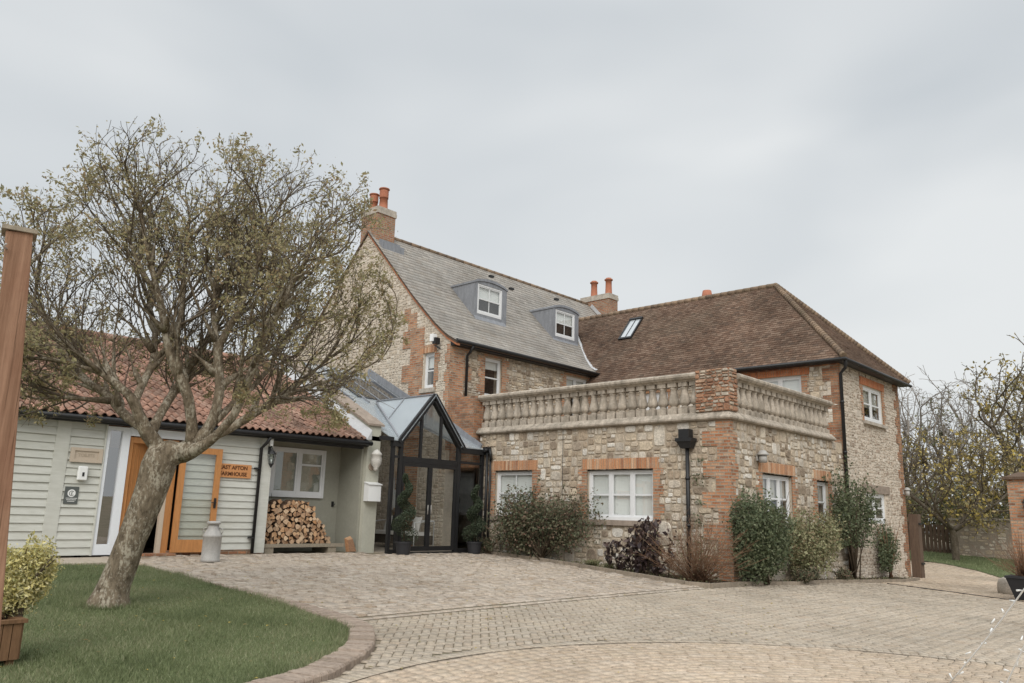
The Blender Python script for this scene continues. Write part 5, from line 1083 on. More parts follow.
# sofa inside
SF = thing('garden_sofa', 'grey wicker sofa with thin white frame inside the glass porch', 'sofa', (-18.9, 15.9, 0))
m = MB(); m.box(-20.1, -18.1, 15.6, 16.3, .12, .38); build(m, 'base', 'wicker', SF)
m = MB(); m.box(-20.1, -18.1, 15.55, 16.2, .38, .48); build(m, 'seat_cushion', 'cushion_white', SF)
m = MB()
for x in (-20.12, -18.08): m.tube([(x, 15.55, 0), (x, 15.55, .75), (x, 16.3, .8), (x, 16.3, 0)], .018, 6)
m.tube([(-20.12, 16.3, .8), (-18.08, 16.3, .8)], .018, 6); build(m, 'frame', 'white_paint', SF)
def cushion(x, y, z, s, mat, label, rz_):
    m = MB(); n = 8; V_ = []; F_ = []
    for sd_ in (1, -1):
        for i in range(n+1):
            for j in range(n+1):
                a, b_ = i/n*2-1, j/n*2-1; t = max(0, (1-a*a)*(1-b_*b_))**.45*.09*s*2; k = 1+.08*(a*a*b_*b_); V_.append((a*s/2*k, sd_*t, b_*s/2*k))
    for q in range(2):
        for i in range(n):
            for j in range(n): o_ = q*(n+1)**2; F_.append((o_+i*(n+1)+j, o_+(i+1)*(n+1)+j, o_+(i+1)*(n+1)+j+1, o_+i*(n+1)+j+1))
    c_, s_ = math.cos(rz_), math.sin(rz_); ct, st = math.cos(.25), math.sin(.25)
    V_ = [(p[0], p[1]*ct+p[2]*st, -p[1]*st+p[2]*ct) for p in V_]; m.add([(x+p[0]*c_-p[1]*s_, y+p[0]*s_+p[1]*c_, z+s/2+p[2]) for p in V_], F_, smooth=True)
    tag(build(m, 'cushion', mat), label, 'cushion')
cushion(-19.75, 16.0, .47, .45, 'cushion_white', 'white cushion at the left end of the sofa in the porch', 0)
cushion(-19.3, 15.9, .47, .46, 'cushion_dark', 'dark cushion on the sofa in the porch, between two pale ones', .1)
cushion(-18.45, 15.95, .47, .44, 'cushion_white', 'pale cushion leaning at the right end of the sofa in the porch', -.2)

# ------------------------------------------------------------------ spiral topiary
def topiary(x, y, label, h=1.85, r0=.40, ph=0.):
    z = gz(x, y); T = thing('topiary', label, 'plant', (x, y, z), 'spiral box topiaries flanking the glass porch doors')
    m = MB(); m.lathe((x, y, z+.005), [(.17, 0), (.21, .28), (.225, .28), (.225, .33), (.20, .33), (.19, .28), (.0, .28)], 20, smooth=False); build(m, 'pot', 'black_plastic', T)
    m = MB(); m.tube([(x, y, z+.25), (x, y, z+h+.2)], [.022, .008], 6); build(m, 'stem', 'dark_stem', T)
    C_ = []; n = 26
    for i in range(8000):
        t = R.rand()**.85; ang = ph+t*2*math.pi*2.6; zc = .42+t*(h-.25); rr = r0*(1-t*.72); tube = rr*.58
        u_ = R.normal(0, 1, 3); u_ /= np.linalg.norm(u_); u_ *= tube*(.85+.2*R.rand()); C_.append((x+math.cos(ang)*rr*.42+u_[0], y+math.sin(ang)*rr*.42+u_[1], z+zc+u_[2]*.85))
    leafcloud(C_, .032, 'leaf_box', 'foliage', T, .7)
topiary(-16.38, 13.75, 'dark spiral box topiary in black pot left of the porch doors, near the letter box', ph=.5)
topiary(-16.48, 16.42, 'dark spiral box topiary in black pot right of the porch doors, near the downpipe', h=1.7, ph=2.6)

# ================================================================== trees
def grow(base, limbs, attr_pts, step=.13, infl=.9, kill=.22, iters=90, trop=(0, 0, .02)):
    """space colonisation from hand-laid limbs. returns nodes, parents"""
    nodes = []; par = []
    idx = {}
    for L in limbs:                       # each limb: list of points; first point attaches to the nearest existing node
        prev = -1
        for i, p in enumerate(L):
            p = np.array(p, float)
            if i == 0:
                if nodes: d = np.linalg.norm(np.array(nodes)-p, axis=1); prev = int(d.argmin()); 
                else: nodes.append(p); par.append(-1); prev = 0
                a = nodes[prev]
                if np.linalg.norm(a-p) < .02: continue
            a = nodes[prev]; n = max(1, int(np.linalg.norm(p-a)/step))
            for k in range(1, n+1): nodes.append(a+(p-a)*k/n+R.normal(0, .008, 3)*(k < n)); par.append(prev); prev = len(nodes)-1
    A = np.asarray(attr_pts); best = np.full(len(A), 1e9); bi = np.zeros(len(A), int); alive = np.ones(len(A), bool); new = list(range(len(nodes)))
    nodes = [np.array(q) for q in nodes]; trop = np.array(trop)
    for it in range(iters):
        NN = np.array([nodes[i] for i in new]); D = np.linalg.norm(A[:, None, :]-NN[None], axis=2); j = D.argmin(1); dm = D[np.arange(len(A)), j]; u_ = dm < best; best[u_] = dm[u_]; bi[u_] = np.array(new)[j[u_]]
        alive &= best > kill; act = alive & (best < infl)
        if not act.any(): break
        new = []; seen = {}
        for k in np.where(act)[0]: seen.setdefault(bi[k], []).append(k)
        for i, ks in seen.items():
            v = A[ks]-nodes[i]; v /= np.linalg.norm(v, axis=1)[:, None]; d = v.sum(0); nrm_ = np.linalg.norm(d)
            if nrm_ < 1e-6: continue
            d = d/nrm_+trop+R.normal(0, .12, 3); d /= np.linalg.norm(d); nodes.append(nodes[i]+d*step); par.append(i); new.append(len(nodes)-1)
        if not new: break
    return np.array(nodes), np.array(par)
def tree_mesh(T, nodes, par, tip=.005, expo=2.3, base_r=None, mat='tree_bark', cut=None, tmat=None, twig='twigs', flare=None, fixed=None):
    n = len(nodes); kids = [[] for _ in range(n)]
    for i, p in enumerate(par):
        if p >= 0: kids[p].append(i)
    r = np.zeros(n); order = np.argsort(-np.arange(n))
    acc = np.zeros(n)
    for i in order:
        if not kids[i]: acc[i] = tip**expo
        r[i] = acc[i]**(1/expo)
        if par[i] >= 0: acc[par[i]] += acc[i]
    if base_r: r = tip+(r-tip)*(base_r-tip)/(r[0]-tip)
    if fixed is not None: r = fixed(nodes, r)
    # chains
    mb = MB(); mt = MB(); st = [(0, None)]; done = 0
    starts = [(0, kids[0])]
    stack = [(-1, 0)]
    while stack:
        p, i = stack.pop(); ch = ([p] if p >= 0 else [])+[i]; 
        while kids[i]:
            ks = sorted(kids[i], key=lambda q: -r[q])
            for q in ks[1:]: stack.append((i, q))
            i = ks[0]; ch.append(i)
        pts = nodes[ch]; rr = r[ch].copy()
        if p >= 0: rr[0] = min(rr[0], rr[1]*1.15)
        if len(pts) > 3: ps = pts.copy(); ps[1:-1] = (pts[:-2]+2*pts[1:-1]+pts[2:])/4; pts = ps
        big = rr[min(1, len(rr)-1)] > .02
        (mb if big else mt).tube([tuple(q) for q in pts], list(rr), 12 if rr[0] > .06 else (7 if big else 4), cap=big)
    tr = build(mb, 'trunk', mat, T)
    if mt.v: build(mt, twig, tmat or mat, T)
    return r, kids
def add_twigs(nodes, par, n, lmin, lmax, seg=3, frm=None, up=.35):
    nodes = list(nodes); par = list(par); N0 = len(nodes); cnt = np.zeros(N0, int)
    for p in par:
        if p >= 0: cnt[p] += 1
    cand = [i for i in range(N0) if (frm is None or frm[i])]
    for _ in range(n):
        i = cand[R.randint(len(cand))]; d = nodes[i]-nodes[par[i]] if par[i] >= 0 else np.array([0, 0, 1.]); d = d/np.linalg.norm(d)+R.normal(0, .7, 3); d[2] += up; d /= np.linalg.norm(d); L = R.uniform(lmin, lmax); prev = i
        for k in range(seg): d = d+R.normal(0, .15, 3); d /= np.linalg.norm(d); nodes.append(nodes[prev]+d*L/seg); par.append(prev); prev = len(nodes)-1
    return np.array(nodes), np.array(par)
RT = np.array([.7326, .6807, 0]); FW = np.array([-.6807, .7326, 0])
def ell(n, c, rx, ry, rz, inner=.0, wob=.15):
    out = []
    while len(out) < n:
        q = R.uniform(-1, 1, 3); d = np.linalg.norm(q); lim = 1+wob*math.sin(5*math.atan2(q[1], q[0])+3*q[2])*.7
        if inner < d < lim: out.append(q)
    q = np.array(out); return np.array(c)+q[:, :1]*rx*RT+q[:, 1:2]*ry*FW+q[:, 2:]*rz*np.array([0, 0, 1.])
bx, by = -10.72, 4.3; B0 = np.array([bx, by, gz(bx, by)])
def L3(l, f): 
    f = np.linspace(f[0], f[1], len(l)) if isinstance(f, tuple) else f
    return [B0+RT*p[0]+FW*q+np.array([0, 0, p[1]]) for p, q in zip(l, f)]
limbs = [L3([(-.01, -.1), (.05, .3), (.16, .7), (.35, 1.4), (.43, 1.75), (.42, 1.95)], (0, .0)),
  L3([(.42, 1.95), (.30, 2.15), (.20, 2.4), (.11, 2.64), (-.22, 2.87), (-.67, 3.26), (-1.15, 3.79), (-1.52, 4.48)], (0, -.9)),
  L3([(.11, 2.64), (.14, 3.14), (-.08, 3.82), (-.44, 4.51), (-.83, 5.37)], (-.1, .9)),
  L3([(.20, 2.3), (-.10, 2.38), (-.32, 2.6), (-.82, 2.91), (-1.22, 3.38), (-1.6, 3.92)], (0, .3)),
  L3([(.42, 1.85), (.70, 1.92), (.91, 2.11), (1.06, 2.37), (1.10, 2.84), (.98, 3.3), (.87, 3.99), (.82, 4.84), (.73, 5.8)], (0, .1)),
  L3([(.91, 2.11), (1.2, 2.25), (1.46, 2.47), (1.83, 2.73), (2.28, 2.94), (2.79, 3.15), (3.24, 3.37)], (.1, .5)),
  L3([(.70, 1.92), (1.1, 2.05), (1.46, 2.40), (1.68, 2.99), (1.95, 3.61), (2.3, 4.31), (2.6, 4.89)], (-.05, -1.0)),
  L3([(.85, 2.0), (.79, 2.63), (.53, 3.16), (.39, 3.84), (.15, 4.67), (-.04, 5.69)], (.0, -.8)),
  L3([(.30, 2.25), (.35, 2.9), (.5, 3.6), (.65, 4.5)], (0, 1.4)), L3([(1.06, 2.37), (1.35, 2.9), (1.6, 3.6), (1.9, 4.6)], (.1, 1.5)), L3([(-.22, 2.87), (-.5, 3.0), (-1.2, 3.0), (-1.9, 3.1)], (-.2, -1.0)),
  L3([(-.82, 2.91), (-1.3, 2.95), (-1.8, 2.85), (-2.2, 2.6)], (.2, .6)), L3([(-.32, 2.6), (-.8, 2.6), (-1.3, 2.5), (-1.7, 2.3)], (.1, -.9)), L3([(2.28, 2.94), (2.7, 2.9), (3.1, 2.75), (3.4, 2.6)], (.5, .1)), L3([(1.83, 2.73), (2.2, 2.7), (2.6, 2.6), (2.9, 2.4)], (.3, -.9)), L3([(1.46, 2.47), (1.6, 2.7), (2.0, 3.2), (2.7, 4.0)], (.2, 1.5)),
  L3([(.98, 3.3), (1.3, 3.9), (1.6, 4.7), (1.75, 5.3)], (.1, -.5)), L3([(.53, 3.16), (.55, 3.9), (.42, 4.7), (.35, 5.5)], (-.3, .2)), L3([(.39, 3.84), (.1, 4.3), (-.2, 4.9), (-.35, 5.5)], (-.4, -.9)), L3([(2.3, 4.31), (2.7, 4.5), (3.1, 4.7)], (-.9, -.3))]
cen = B0+RT*.58+np.array([0, 0, 3.9])
def inside(p):
    q = p-cen; r, f, z = q@RT, q@FW, q[2]; th_ = math.atan2(f, r); k = 1+.07*math.sin(4*th_+z*1.7)+.06*math.sin(7*th_-2.3*z)
    if (r/2.62)**2+(f/2.35)**2+((z+.05)/2.18)**2 < k*k and z > -1.75+.25*abs(math.sin(3*th_)): return True
    q = p-(B0+RT*-1.1+np.array([0, 0, 3.1])); return (q@RT/1.15)**2+(q@FW/1.5)**2+(q[2]/1.0)**2 < 1
SEED_T = 14
def recursive_tree(limbs, step=.13):
    nodes, par, lev = [], [], []
    def addn(p, q, l): nodes.append(np.array(p, float)); par.append(q); lev.append(l); return len(nodes)-1
    limb_ids = []
    for L in limbs:
        if not nodes: prev = addn(L[0], -1, 0)
        else: d = np.linalg.norm(np.array(nodes)-L[0], axis=1); prev = int(d.argmin())
        ids = [prev]
        for p in L[1:]:
            a_ = nodes[prev]; n = max(1, int(np.linalg.norm(p-a_)/step))
            for k in range(1, n+1): prev = addn(a_+(np.array(p)-a_)*k/n+R.normal(0, .012, 3)*(k < n), prev, 0); ids.append(prev)
        limb_ids.append(ids)
    spec = {1: (1.0, 2.1, .16, .42), 2: (.5, 1.0, .12, .40), 3: (.25, .5, .085, .42), 4: (.10, .24, .07, .5)}   # length range, step, spread
    def shoot(i, d, l, L):
        st = spec[l][2]; n = max(2, int(L/st)); ids = []; prev = i; d = np.array(d)
        for k in range(n):
            lo_ = nodes[i][2]-B0[2] < 3.3 and (abs((nodes[i]-B0)@RT-.6) > 1.1 or abs((nodes[i]-B0)@FW) > .9); d = d+R.normal(0, .11, 3)+np.array([0, 0, (-.03 if lo_ else .055) if l < 3 else (-.05 if lo_ else .03)]); d /= np.linalg.norm(d); p = nodes[prev]+d*st
            if not inside(p) and (l < 3 or R.rand() < .35): break
            prev = addn(p, prev, l); ids.append((prev, d.copy()))
        return ids
    def kids_of(ids, l, dens, lo=.15):
        if l > 4: return
        out = []
        n = len(ids); 
        for k, (i, d) in enumerate(ids):
            if k < n*lo: continue
            m = R.poisson(dens)
            for _ in range(m):
                ax = R.normal(0, 1, 3); ax -= d*(ax@d); ax /= np.linalg.norm(ax); dd = d*math.cos(spec[l][3]*1.5)+ax*math.sin(spec[l][3]*1.9); dd[2] += .18 if l < 3 else .08; dd /= np.linalg.norm(dd)
                f_ = 1-.45*k/n; out.append(shoot(i, dd, l, R.uniform(*spec[l][:2])*f_))
        nx = {2: .82, 3: .88, 4: .85}
        for o_ in out:
            if len(o_) > 1: kids_of(o_, l+1, nx.get(l+1, 0), .12)
    for ids in limb_ids[1:]:
        q = []
        for a_, b_ in zip(ids[:-1], ids[1:]):
            d = nodes[b_]-nodes[a_]; d /= max(1e-6, np.linalg.norm(d)); q.append((b_, d))
        q = [(i, d) for i, d in q if (nodes[i]-B0)[2] > 2.35]
        lowl = np.mean([nodes[i][2] for i, d in q] or [9])-B0[2] < 3.3; kids_of(q, 1, 1.7 if lowl else 1.0, .03)
        if q: 
            i, d = q[-1]; e_ = shoot(i, d, 1, 1.3); kids_of(e_, 2, 1.3, 0)
    return np.array(nodes), np.array(par), np.array(lev)
R.seed(SEED_T)
nd, pr_, lv_ = recursive_tree(limbs)
print('TREE', len(nd))
TR = thing('leaning_tree', 'leaning multi-stemmed tree with sparse olive leaves growing on the front lawn', 'tree', tuple(B0))
def fix_main(nodes, r):
    h = (nodes-B0)[:, 2]; tr = np.interp(h, [-.1, .0, .10, .3, .8, 1.5, 1.9], [.36, .29, .225, .19, .175, .20, .225]); k = (np.arange(len(nodes)) < 17) & (h < 1.97); r = r.copy(); r[k] = tr[k]
    for i in range(17, len(nodes)):
        p_ = pr_[i]; r[i] = max(r[i], r[p_]*.77 if r[p_] > .03 and p_ < 220 else 0) if r[p_]*.77 > r[i] else r[i]
    return r
rr_, kids_ = tree_mesh(TR, nd, pr_, .0026, 2.35, .145, 'tree_bark', tmat='twig_bark', fixed=fix_main)
tips = np.where((lv_ >= 3) & ((nd-B0)[:, 2] > 1.9))[0]; qd = (nd[tips]-cen); wt = (np.hypot(np.hypot(qd@RT/2.8, qd@FW/2.4), qd[:, 2]/2.1)+.25)**1.6
cell = np.floor(nd[tips]/.45).astype(int); _, inv, cnt = np.unique(cell, axis=0, return_inverse=True, return_counts=True); wt *= np.where(qd[:, 2] < -.5, 1.7, 1.); wt = wt/cnt[inv.ravel()]**.45; wt /= wt.sum()
sel = R.choice(tips, 74000, p=wt)
# uneven: foliage gathers in clumps
cl_ = np.sin(nd[sel, 0]*2.3+1.0)*np.cos(nd[sel, 1]*2.1)+np.sin(nd[sel, 2]*2.6+nd[sel, 0])
sel = sel[(cl_+R.normal(0, .8, len(sel))) > -.45]
vf = lambda C: .35+.25*np.sin(C[:, 0]*1.6)*np.cos(C[:, 2]*1.4)+.2*R.rand(len(C))
leafcloud(nd[sel]+R.normal(0, .04, (len(sel), 3)), .050, 'leaf_olive', 'crown', TR, .45, vfun=lambda C: R.rand(len(C))**.8)
# fruit tree beyond the gate
def fruit_tree(x, y, name, label, H_, RX, zc, leafn, lsize, lmat, seed, trunk_h, tr_r, lean=0, twn=900, mat='dark_bark', ntr=5, n_at=1500, st=.22, RZ=None, tip=.012):
    R.seed(seed); z = gz(x, y); b_ = np.array([x, y, z]); RZ = RZ or H_*.36
    lm = [[b_+np.array([0, 0, -.1]), b_+RT*lean*.4+np.array([0, 0, trunk_h*.5]), b_+RT*lean+np.array([0, 0, trunk_h])]]
    for k in range(ntr):
        t = k*2*math.pi/ntr+R.rand(); dd = RT*math.cos(t)+FW*math.sin(t); e = R.uniform(.5, .95); lm.append([lm[0][-1], lm[0][-1]+dd*RX*.3+np.array([0, 0, .15*H_*e]), lm[0][-1]+dd*RX*.62+np.array([0, 0, .3*H_*e])])
    c_ = b_+RT*lean+np.array([0, 0, zc]); A = ell(n_at, c_, RX, RX, RZ, 0, .25); A = A[A[:, 2] > z+trunk_h*.7]
    nd, pr_ = grow(b_, lm, A, st, 1.5, .34, 70); nd, pr_ = add_twigs(nd, pr_, twn, .25, .8, 3, np.arange(len(nd)) > len(nd)*.15)
    T = thing(name, label, 'tree', tuple(b_)); r, k = tree_mesh(T, nd, pr_, tip, 2.2, tr_r, mat)
    if leafn:
        tp = np.array([i for i in range(len(nd)) if r[i] < tip*2.2]); s_ = tp[R.randint(0, len(tp), leafn)]; cl_ = np.sin(nd[s_, 0]*1.3)+np.cos(nd[s_, 2]*1.6+nd[s_, 1]); s_ = s_[cl_+R.normal(0, .7, len(s_)) > -.3]
        leafcloud(nd[s_]+R.normal(0, .08, (len(s_), 3)), lsize, lmat, 'crown', T, .6)
    return T
fruit_tree(-9.75, 38.3, 'fruit_tree', 'low spreading fruit tree with yellowing leaves on the grass beyond the gateway', 5.2, 3.3, 3.3, 7500, .14, 'leaf_yellow', 3, 1.2, .15, twn=900, RZ=2.1)
fruit_tree(-5.6, 41.5, 'tall_tree', 'taller tree with sparse yellow leaves at the right edge above the brick pillar', 9.5, 4.2, 6.0, 8000, .14, 'leaf_yellow', 5, 2.2, .26, twn=1000, n_at=1400, st=.28, RZ=3.6)
fruit_tree(-14.0, 47, 'bare_tree', 'bare winter tree rising behind the far corner of the stone wing', 8.5, 3.6, 5.8, 0, .1, 'leaf_yellow', 8, 2.5, .22, twn=700, mat='grey_twig', n_at=1500, st=.3, RZ=3.4, tip=.010)
fruit_tree(-10.0, 50, 'bare_tree', 'bare thin-branched winter tree behind the fruit tree and garden wall', 8.8, 4.2, 5.6, 4000, .13, 'leaf_strap', 9, 2.5, .22, twn=800, mat='grey_twig', n_at=1500, st=.3, RZ=3.6, tip=.010)
# dense hedge / shrubs behind the garden wall
R.seed(21)
def blob(c, rx, ry, rz, n, power=.35, bumps=5, seed=0):
    d = R.normal(0, 1, (n, 3)); d /= np.linalg.norm(d, axis=1)[:, None]; k = 1+.16*np.sin(d[:, 0]*bumps+seed)*np.cos(d[:, 1]*bumps*1.3+seed*2)+.12*np.sin(d[:, 2]*bumps*1.7+d[:, 0]*4+seed)
    r = (R.rand(n)**power)*k; q = d*r[:, None]; return np.array(c)+q*np.array([rx, ry, rz])
for i, (x, y, rx, h) in enumerate([(-14.5, 44.0, 2.3, 3.1), (-11.0, 43.6, 2.2, 3.2), (-7.2, 43.2, 2.4, 3.0), (-3.6, 42.8, 2.4, 3.1)]):
    T = thing('garden_shrub', ['olive evergreen shrub behind the wooden fence next to the stone wing', 'olive evergreen shrub directly behind the low fruit tree', 'olive evergreen shrub behind the garden wall left of the brick pillar', 'olive evergreen shrub behind the brick pillar'][i], 'shrub', (x, y, gz(x, y)))
    m = MB(); 
    for k in range(5): m.tube([(x, y, gz(x, y)), (x+R.normal(0, .6), y+R.normal(0, .6), gz(x, y)+h*.8)], [.05, .015], 5)
    build(m, 'stems', 'dark_stem', T); leafcloud(blob((x, y, gz(x, y)+h*.55), rx, rx, h*.5, 6500, seed=i), .15, 'leaf_strap', 'foliage', T, .6)

# ================================================================== garden walls, fence, gate pieces
m = MB(); f_w = thing('garden_wall', 'long rubble stone garden wall behind the far grass strip', 'wall', (-7, 40.4, gz(-7, 40.4)))
def vwall(mb, p, q, z0, z1, th=.4):
    mb.bar((p[0], p[1], (z0+z1)/2), (q[0], q[1], (z0+z1)/2), th, z1-z0)
vwall(m, (-10.6, 41.2), (0, 41.2), -1, 1.35); build(m, 'core', 'mortar_grey', f_w); rubble(f_w, 'stonework', 'garden_stones', FR('F', 41.0), -10.6, 0, -1, 1.34, (), .045, 1.7, seed=9, hj=.012)
m = MB(); vwall(m, (-10.6, 41.2), (0, 41.2), 1.352, 1.47, .5); build(m, 'coping', 'coping_stone', f_w)
f_w = thing('board_fence', 'dark vertical board fence between the stone wing and the garden wall', 'fence', (-13.5, 41.5, gz(-13.5, 41.5)))
for nm, sg in (('board', 0), ):
    m = MB()
    for i in range(46): x = -18.4+i*.17; m.box(x, x+.14, 41.45-.11*(x+10.6)*0, 41.49, -.6, 1.15+R.normal(0, .01))
    build(m, 'boards', 'gate_wood', f_w)
m = MB(); m.box(-17.5, -10.65, 41.5, 41.56, .8, .9); m.box(-17.5, -10.65, 41.5, 41.56, -.1, 0); build(m, 'rail', 'gate_wood', f_w)
z = gz(-8.75, 30.2); T = thing('gate_post', 'thick dark timber gate post standing against the far corner of the stone wing', 'post', (-8.77, 29.8, z))
m = MB(); m.box(-8.92, -8.62, 29.64, 29.98, z-.1, 1.45); o = build(m, 'post', 'gate_wood', T); m = MB(); m.box(-8.61, -8.58, 29.66, 29.96, 1.1, 1.16); m.box(-8.61, -8.58, 29.66, 29.96, -.2, -.14); build(m, 'hinge', 'black_iron', T)
# brick pillar at right with cap, bracket lamp, planter and stone
px_, py_ = -4.44, 24.3; zb = gz(px_, py_); T = thing('brick_pillar', 'orange brick gate pillar with dark tile cap at the right edge', 'pillar', (px_, py_, zb))
m = MB(); m.box(px_-.33, px_+.33, py_-.33, py_+.33, zb-.1, 2.30); build(m, 'shaft', 'quoin_brick', T)
m = MB(); m.box(px_-.42, px_+.42, py_-.42, py_+.42, 2.302, 2.37); m.hexa([(px_-.38, py_-.38, 2.37), (px_+.38, py_-.38, 2.37), (px_+.38, py_+.38, 2.37), (px_-.38, py_+.38, 2.37), (px_-.1, py_-.1, 2.5), (px_+.1, py_-.1, 2.5), (px_+.1, py_+.1, 2.5), (px_-.1, py_+.1, 2.5)]); build(m, 'cap', 'gate_wood', T)
lantern('wall_lantern', 'black lantern on the front of the brick gate pillar', FR('F', py_-.33), px_+.1, 1.45, 1.0)
def planter_pot(x, y, name, label, mat='black_plastic'):
    z = gz(x, y); T = thing(name, label, 'planter', (x, y, z)); m = MB(); m.hexa([(x-.22, y-.22, z+.02), (x+.22, y-.22, z+.02), (x+.22, y+.22, z+.02), (x-.22, y+.22, z+.02), (x-.36, y-.36, z+.52), (x+.36, y-.36, z+.52), (x+.36, y+.36, z+.52), (x-.36, y+.36, z+.52)]); build(m, 'tub', mat, T)
    m = MB(); m.box(x-.38, x+.38, y-.38, y+.38, z+.52, z+.57); build(m, 'rim', mat, T); return T, z
planter_pot(-4.42, 23.25, 'square_planter', 'black tapered square planter in front of the brick gate pillar')
C0 = np.array([-4.42, 23.25, gz(-4.4, 23.2)+.5]); m = MB()
for k in range(160):
    d = R.normal(0, 1, 3); d[2] = abs(d[2])*2+.6; d /= np.linalg.norm(d); L = R.uniform(.5, 1.2); m.tube([C0+R.normal(0, .06, 3)*[1, 1, .2], C0+d*L*.5+R.normal(0, .04, 3), C0+d*L+R.normal(0, .08, 3)], [.006, .0045, .003], 4)
tag(build(m, 'twiggy_shrub', 'brown_stem'), 'bare reddish twiggy shrub growing in the black planter by the brick pillar', 'shrub')
m = MB(); z = gz(-5.35, 25.6); m.lathe((-5.35, 25.6, z-.03), [(.2, 0), (.22, .1), (.21, .28), (.16, .4), (.05, .46)], 12, smooth=True); tag(build(m, 'marker_stone', 'coping_stone'), 'rounded pale stone standing on the path edge beside the brick pillar', 'stone')

# ------------------------------------------------------------------ light strings on the right
a1 = Vector((-2.55, 9.35, gz(-2.55, 9.35))); top = Vector((-1.15, 8.3, 1.25)); a2 = Vector((-2.05, 9.1, gz(-2.0, 9.1)))
T = thing('light_string', 'white rope of tiny unlit lights slanting down to the paving at lower right', 'light string', tuple(a1))
m = MB()
for a_ in (a1, a2):
    P = [a_.lerp(top, t)-Vector((0, 0, .05*math.sin(math.pi*t))) for t in np.linspace(0, 1, 12)]; m.tube(P, .0075, 5)
build(m, 'cable', 'rope_white', T); m = MB()
for a_, n in ((a1, 16), (a2, 16)):
    for k in range(n):
        p = a_.lerp(top, (k+.5)/n)+Vector(R.normal(0, .015, 3)); d = Vector(R.normal(0, 1, 3)).normalized(); m = MB(); m.tube([p, p+d*.055], [.006, .010], 6); build(m, 'bulb', 'rope_white', T)
m = MB(); m.tube([(top.x, top.y, gz(top.x, top.y)), tuple(top)], .02, 8); build(m, 'pole', 'rope_white', T)

# ================================================================== foreground post, planter
T = thing('timber_post', 'tall reddish timber pergola post with flat cap at the left edge', 'post', (-3.86, 1.1, gz(-3.86, 1.1)))
ptop = Vector((-3.885, .975, 2.235)); pbot = Vector((-3.83, 1.14, gz(-3.8, 1.1)-.05)); m = MB(); m.bar(pbot, ptop, .102, .11, (.97, -.25, 0)); o = build(m, 'shaft', 'post_wood', T); bv = o.modifiers.new('b', 'BEVEL'); bv.width = .004; bv.segments = 2
m = MB(); m.bar(ptop+Vector((0, 0, .001)), ptop+Vector((0, 0, .020)),   .134, .135, (.97, -.25, 0)); build(m, 'cap', 'grey_wood', T)
m = MB(); q = ptop+Vector((.045, -.05, -.085)); m.tube([q, q+Vector((.02, -.018, .0)), q+Vector((.035, -.012, .012))], .004, 6); build(m, 'screw_eye', 'galvanised', T)
T = thing('festoon_cable', 'black cable with two dark lamp holders hanging from the timber post', 'cable', (-4.0, .9, 2.0)); m = MB(); p0 = ptop+Vector((-.02, -.05, -.10)); P = [p0+Vector((-.04, -.6, 0))*t-Vector((0, 0, .03*t)) for t in np.linspace(0, 1, 5)]; m.tube(P, .003, 5); m.tube([p0+Vector((-.02, -.06, -.12)), p0+Vector((-.02, -.06, -.36))], .004, 5); build(m, 'wire', 'black_iron', T)
for dz in (-.13, -.30):
    m = MB(); m.lathe(p0+Vector((-.035, -.05, dz)), [(.012, .0), (.028, .015), (.03, .05), (.018, .07)], 8); build(m, 'lamp_holder', 'black_plastic', T)
x, y = -8.05, 2.2; z = gz(x, y)+.02; R.seed(5)
T = thing('wooden_planter', 'square brown timber planter box standing on the lawn at the left edge', 'planter', (x, y, z))
def slat_box(T, x, y, z, w_, h):
    for s_, nx in ((1, 0), (-1, 0), (1, 1), (-1, 1)):
        m = MB(); n = 7
        for k in range(n):
            a = -w_/2+k*w_/n; b_ = a+w_/n-.006
            if nx: m.box(x+s_*w_/2-.012, x+s_*w_/2+.012, y+a, y+b_, z+.06, z+h-.03)
            else: m.box(x+a, x+b_, y+s_*w_/2-.012, y+s_*w_/2+.012, z+.06, z+h-.03)
        build(m, 'side_panel', 'planter_wood', T)
    m = MB(); e = w_/2+.03
    m.box(x-e, x+e, y-e, y-e+.07, z+h-.03, z+h); m.box(x-e, x+e, y+e-.07, y+e, z+h-.03, z+h); m.box(x-e, x-e+.07, y-e+.07, y+e-.07, z+h-.03, z+h-.001); m.box(x+e-.07, x+e, y-e+.07, y+e-.07, z+h-.03, z+h-.001); build(m, 'rim', 'planter_wood', T)
    m = MB(); m.box(x-w_/2+.02, x+w_/2-.02, y-w_/2+.02, y+w_/2-.02, z+.1, z+h-.07); build(m, 'soil', 'soil', T)
    for a, b_ in ((-1, -1), (1, -1), (1, 1), (-1, 1)): m = MB(); m.box(x+a*(w_/2-.05)-.03, x+a*(w_/2-.05)+.03, y+b_*(w_/2-.05)-.03, y+b_*(w_/2-.05)+.03, z-.02, z+.06); build(m, 'foot', 'planter_wood', T)
slat_box(T, x, y, z, .50, .38)
